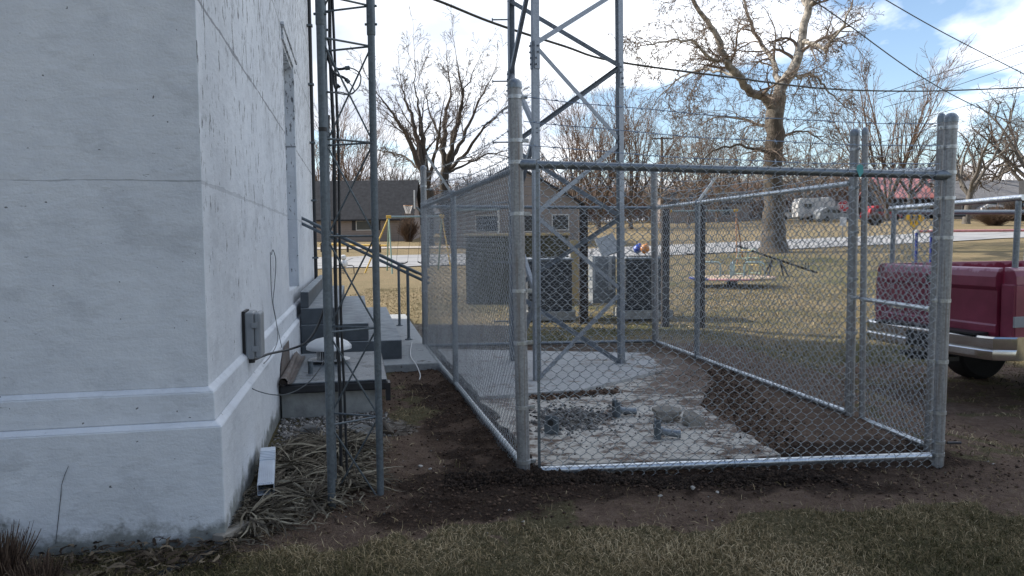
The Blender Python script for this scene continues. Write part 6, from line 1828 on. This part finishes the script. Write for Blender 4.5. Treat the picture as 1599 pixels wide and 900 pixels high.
def clump(px, D, n, H, r, lab, seed):
    rr = np.random.RandomState(seed); q = P(px, 890, D); gx_, gy_ = q.x, D; g = ground_z(gx_, gy_)
    Pt = np.zeros((n, 5, 3)); rad = r * np.sqrt(rr.uniform(0, 1, n)); a = rr.uniform(0, 6.28, n)
    Pt[:, 0] = np.stack([rad * np.cos(a), rad * np.sin(a), np.zeros(n) - .01], -1)
    d = np.stack([rr.normal(0, .16, n) + .25 * np.cos(a) * rad / r, rr.normal(0, .16, n) + .25 * np.sin(a) * rad / r, np.ones(n)], -1); h = H * rr.uniform(.5, 1.1, n)
    for k in range(4):
        d = d + rr.normal(0, .07, (n, 3)); Pt[:, k + 1] = Pt[:, k] + d * (h / 4)[:, None]
    tap = np.array([1, 1, .9, .7, .35])[None] * rr.uniform(.0012, .0034, n)[:, None]
    V, F = batch_tubes(Pt, tap, 4)
    o = np_mesh('dead_grass_clump', V, F, M['reed'], None, False, {'rnd': np.repeat(rr.uniform(0, 1, n), 20)}); o.location = (gx_, gy_, g)
    tag(o, lab, 'grass clump', 'cut back brown grass clumps')
clump(0, 3.20, 420, .20, .065, 'taller cut back brown grass clump at the left edge', 1)
clump(56, 3.14, 260, .13, .075, 'shorter brown grass clump right of the taller one', 2)
# wood offcut and hose
a, b = P(346, 862, 3.58), P(380, 824, 3.74); a.z = ground_z(a.x, a.y) + .045; b.z = ground_z(b.x, b.y) + .035
d = (b - a); fr2 = Matrix((d.normalized(), Vector((0, 0, 1)).cross(d.normalized()), Vector((0, 0, 1)))).transposed()
wd = MB().box((0, 0, 0), (d.length + .05, .062, .034), fr2).build('wood_offcut', M['wood'], None, bevel=.004); wd.location = (a + b) / 2
tag(wd, 'short weathered grey wood offcut leaning at the building corner', 'wood')
cable('drain_hose', [P(225, 915, 3.18) , P(262, 895, 3.28), P(300, 878, 3.38), P(326, 866, 3.46), P(345, 850, 3.56)], .022, M['black_cable'], 'black drain hose running along the foot of the front wall', 'hose', n=12)
cable('white_wire', [on(643, 535, .09), on(641, 555, .10), on(650, 570, .10), on(656, 585, .06), on(655, 593, .03)], .006, M['trim_white'], 'thin pale wire hanging off the edge of the walk by the fence', 'wire')

# ------------------------------------------------------------------ grass
def blades(name, n, x0, x1, y0, y1, dens, h_r, w_r, lab, seed, bias=0.0, flat=.9):
    rr = np.random.RandomState(seed); x = rr.uniform(x0, x1, n); y = rr.uniform(y0, y1, n)
    k = rr.uniform(0, 1, n) < dens(x, y); x, y = x[k], y[k]; n = len(x)
    z = ground_z(x, y); a = rr.uniform(0, 6.283, n); el = rr.uniform(.15, 1.35, n) * flat; L = rr.uniform(*h_r, n) * (.35 + 1.3 * fbm(x * 3, y * 3, 88, 3)); w = rr.uniform(*w_r, n)
    d1 = np.stack([np.cos(a) * np.cos(el), np.sin(a) * np.cos(el), np.sin(el)], -1)
    el2 = el - rr.uniform(.2, 1.3, n); a2 = a + rr.normal(0, .5, n)
    d2 = np.stack([np.cos(a2) * np.cos(el2), np.sin(a2) * np.cos(el2), np.sin(el2)], -1)
    p0 = np.stack([x, y, z - .002], -1); p1 = p0 + d1 * (L * .55)[:, None]; p2 = p1 + d2 * (L * .45)[:, None]
    s_ = np.stack([-np.sin(a), np.cos(a), rr.normal(0, .5, n)], -1) * w[:, None] * .5
    V = np.stack([p0 - s_, p0 + s_, p1 + s_ * .8, p1 - s_ * .8, p2 + s_ * .15, p2 - s_ * .15], 1).reshape(-1, 3)
    b = np.arange(n) * 6; F = np.concatenate([np.stack([b, b + 1, b + 2, b + 3], -1), np.stack([b + 3, b + 2, b + 4, b + 5], -1)])
    gm = fbm(x * 1.6, y * 1.6, 61, 4)
    rnd = np.clip(rr.normal(.52, .26, n) + (0.5 - gm) * 1.2 + bias, 0, 1)
    o = np_mesh(name, V, F, M['grass'], None, False, {'rnd': np.repeat(rnd, 6)})
    return tag(o, lab, 'grass', None, 'stuff')
def d_front(x, y):
    dk, br, g_, n1, n2 = masks(x, y); yb = 3.66 + .8 * (n1 - .5) + .45 * (n2 - .5) + .30 * smooth(1.0, 2.5, x)
    wl = smooth(-.06, .08, (x - BO.x) * -E2.x * -1 * 0 + ((x - BO.x) * (-E2.x) + (y - BO.y) * (-E2.y)) - .09) # outside the front wall
    inside = np.where(x < BO.x + .1, wl, 1)
    return (smooth(.06, -.12, y - yb) * .95 + .05 * (1 - dk)) * inside * (.55 + .6 * fbm(x * 2.2, y * 2.2, 45, 3))
blades('lawn_grass', 190000, -2.2, 3.6, 2.35, 4.7, d_front, (.022, .058), (.0016, .0034), 'matted winter grass, half green half straw, across the foreground', 21)
def d_mid(x, y):
    dk, br, g_, n1, n2 = masks(x, y)
    t = smooth(.47, .60, n2 * .5 + n1 * .5)
    out_l = (x < -.05) & (x > -1.15) & (y < 8.1); out_r = x > 3.0 + (10 - y) * -.0
    return t * (1 - dk) * (np.where(out_l, .55, 0) + np.where(out_r, .7 * smooth(13, 6, y), 0))
blades('sparse_grass', 70000, -1.2, 7.5, 4.0, 13.0, d_mid, (.03, .07), (.003, .006), 'sparse dead grass tufts on the trodden soil', 22, .12)
def d_fld(x, y):
    inside = (x > -1.2) & (x < 2.9) & (y < 10.6)
    return np.where(inside, 0, .35 + .5 * fbm(x * .8, y * .8, 71, 3)) * smooth(9.0, 11, y + np.clip(x, 0, 3) * .5) * np.where((x < .5) & (y < 14.5), 0.15, 1)
blades('park_grass', 90000, -4.5, 14, 8.5, 24, d_fld, (.04, .09), (.006, .013), 'short dry park grass beyond the enclosure', 23, -.02, .8)
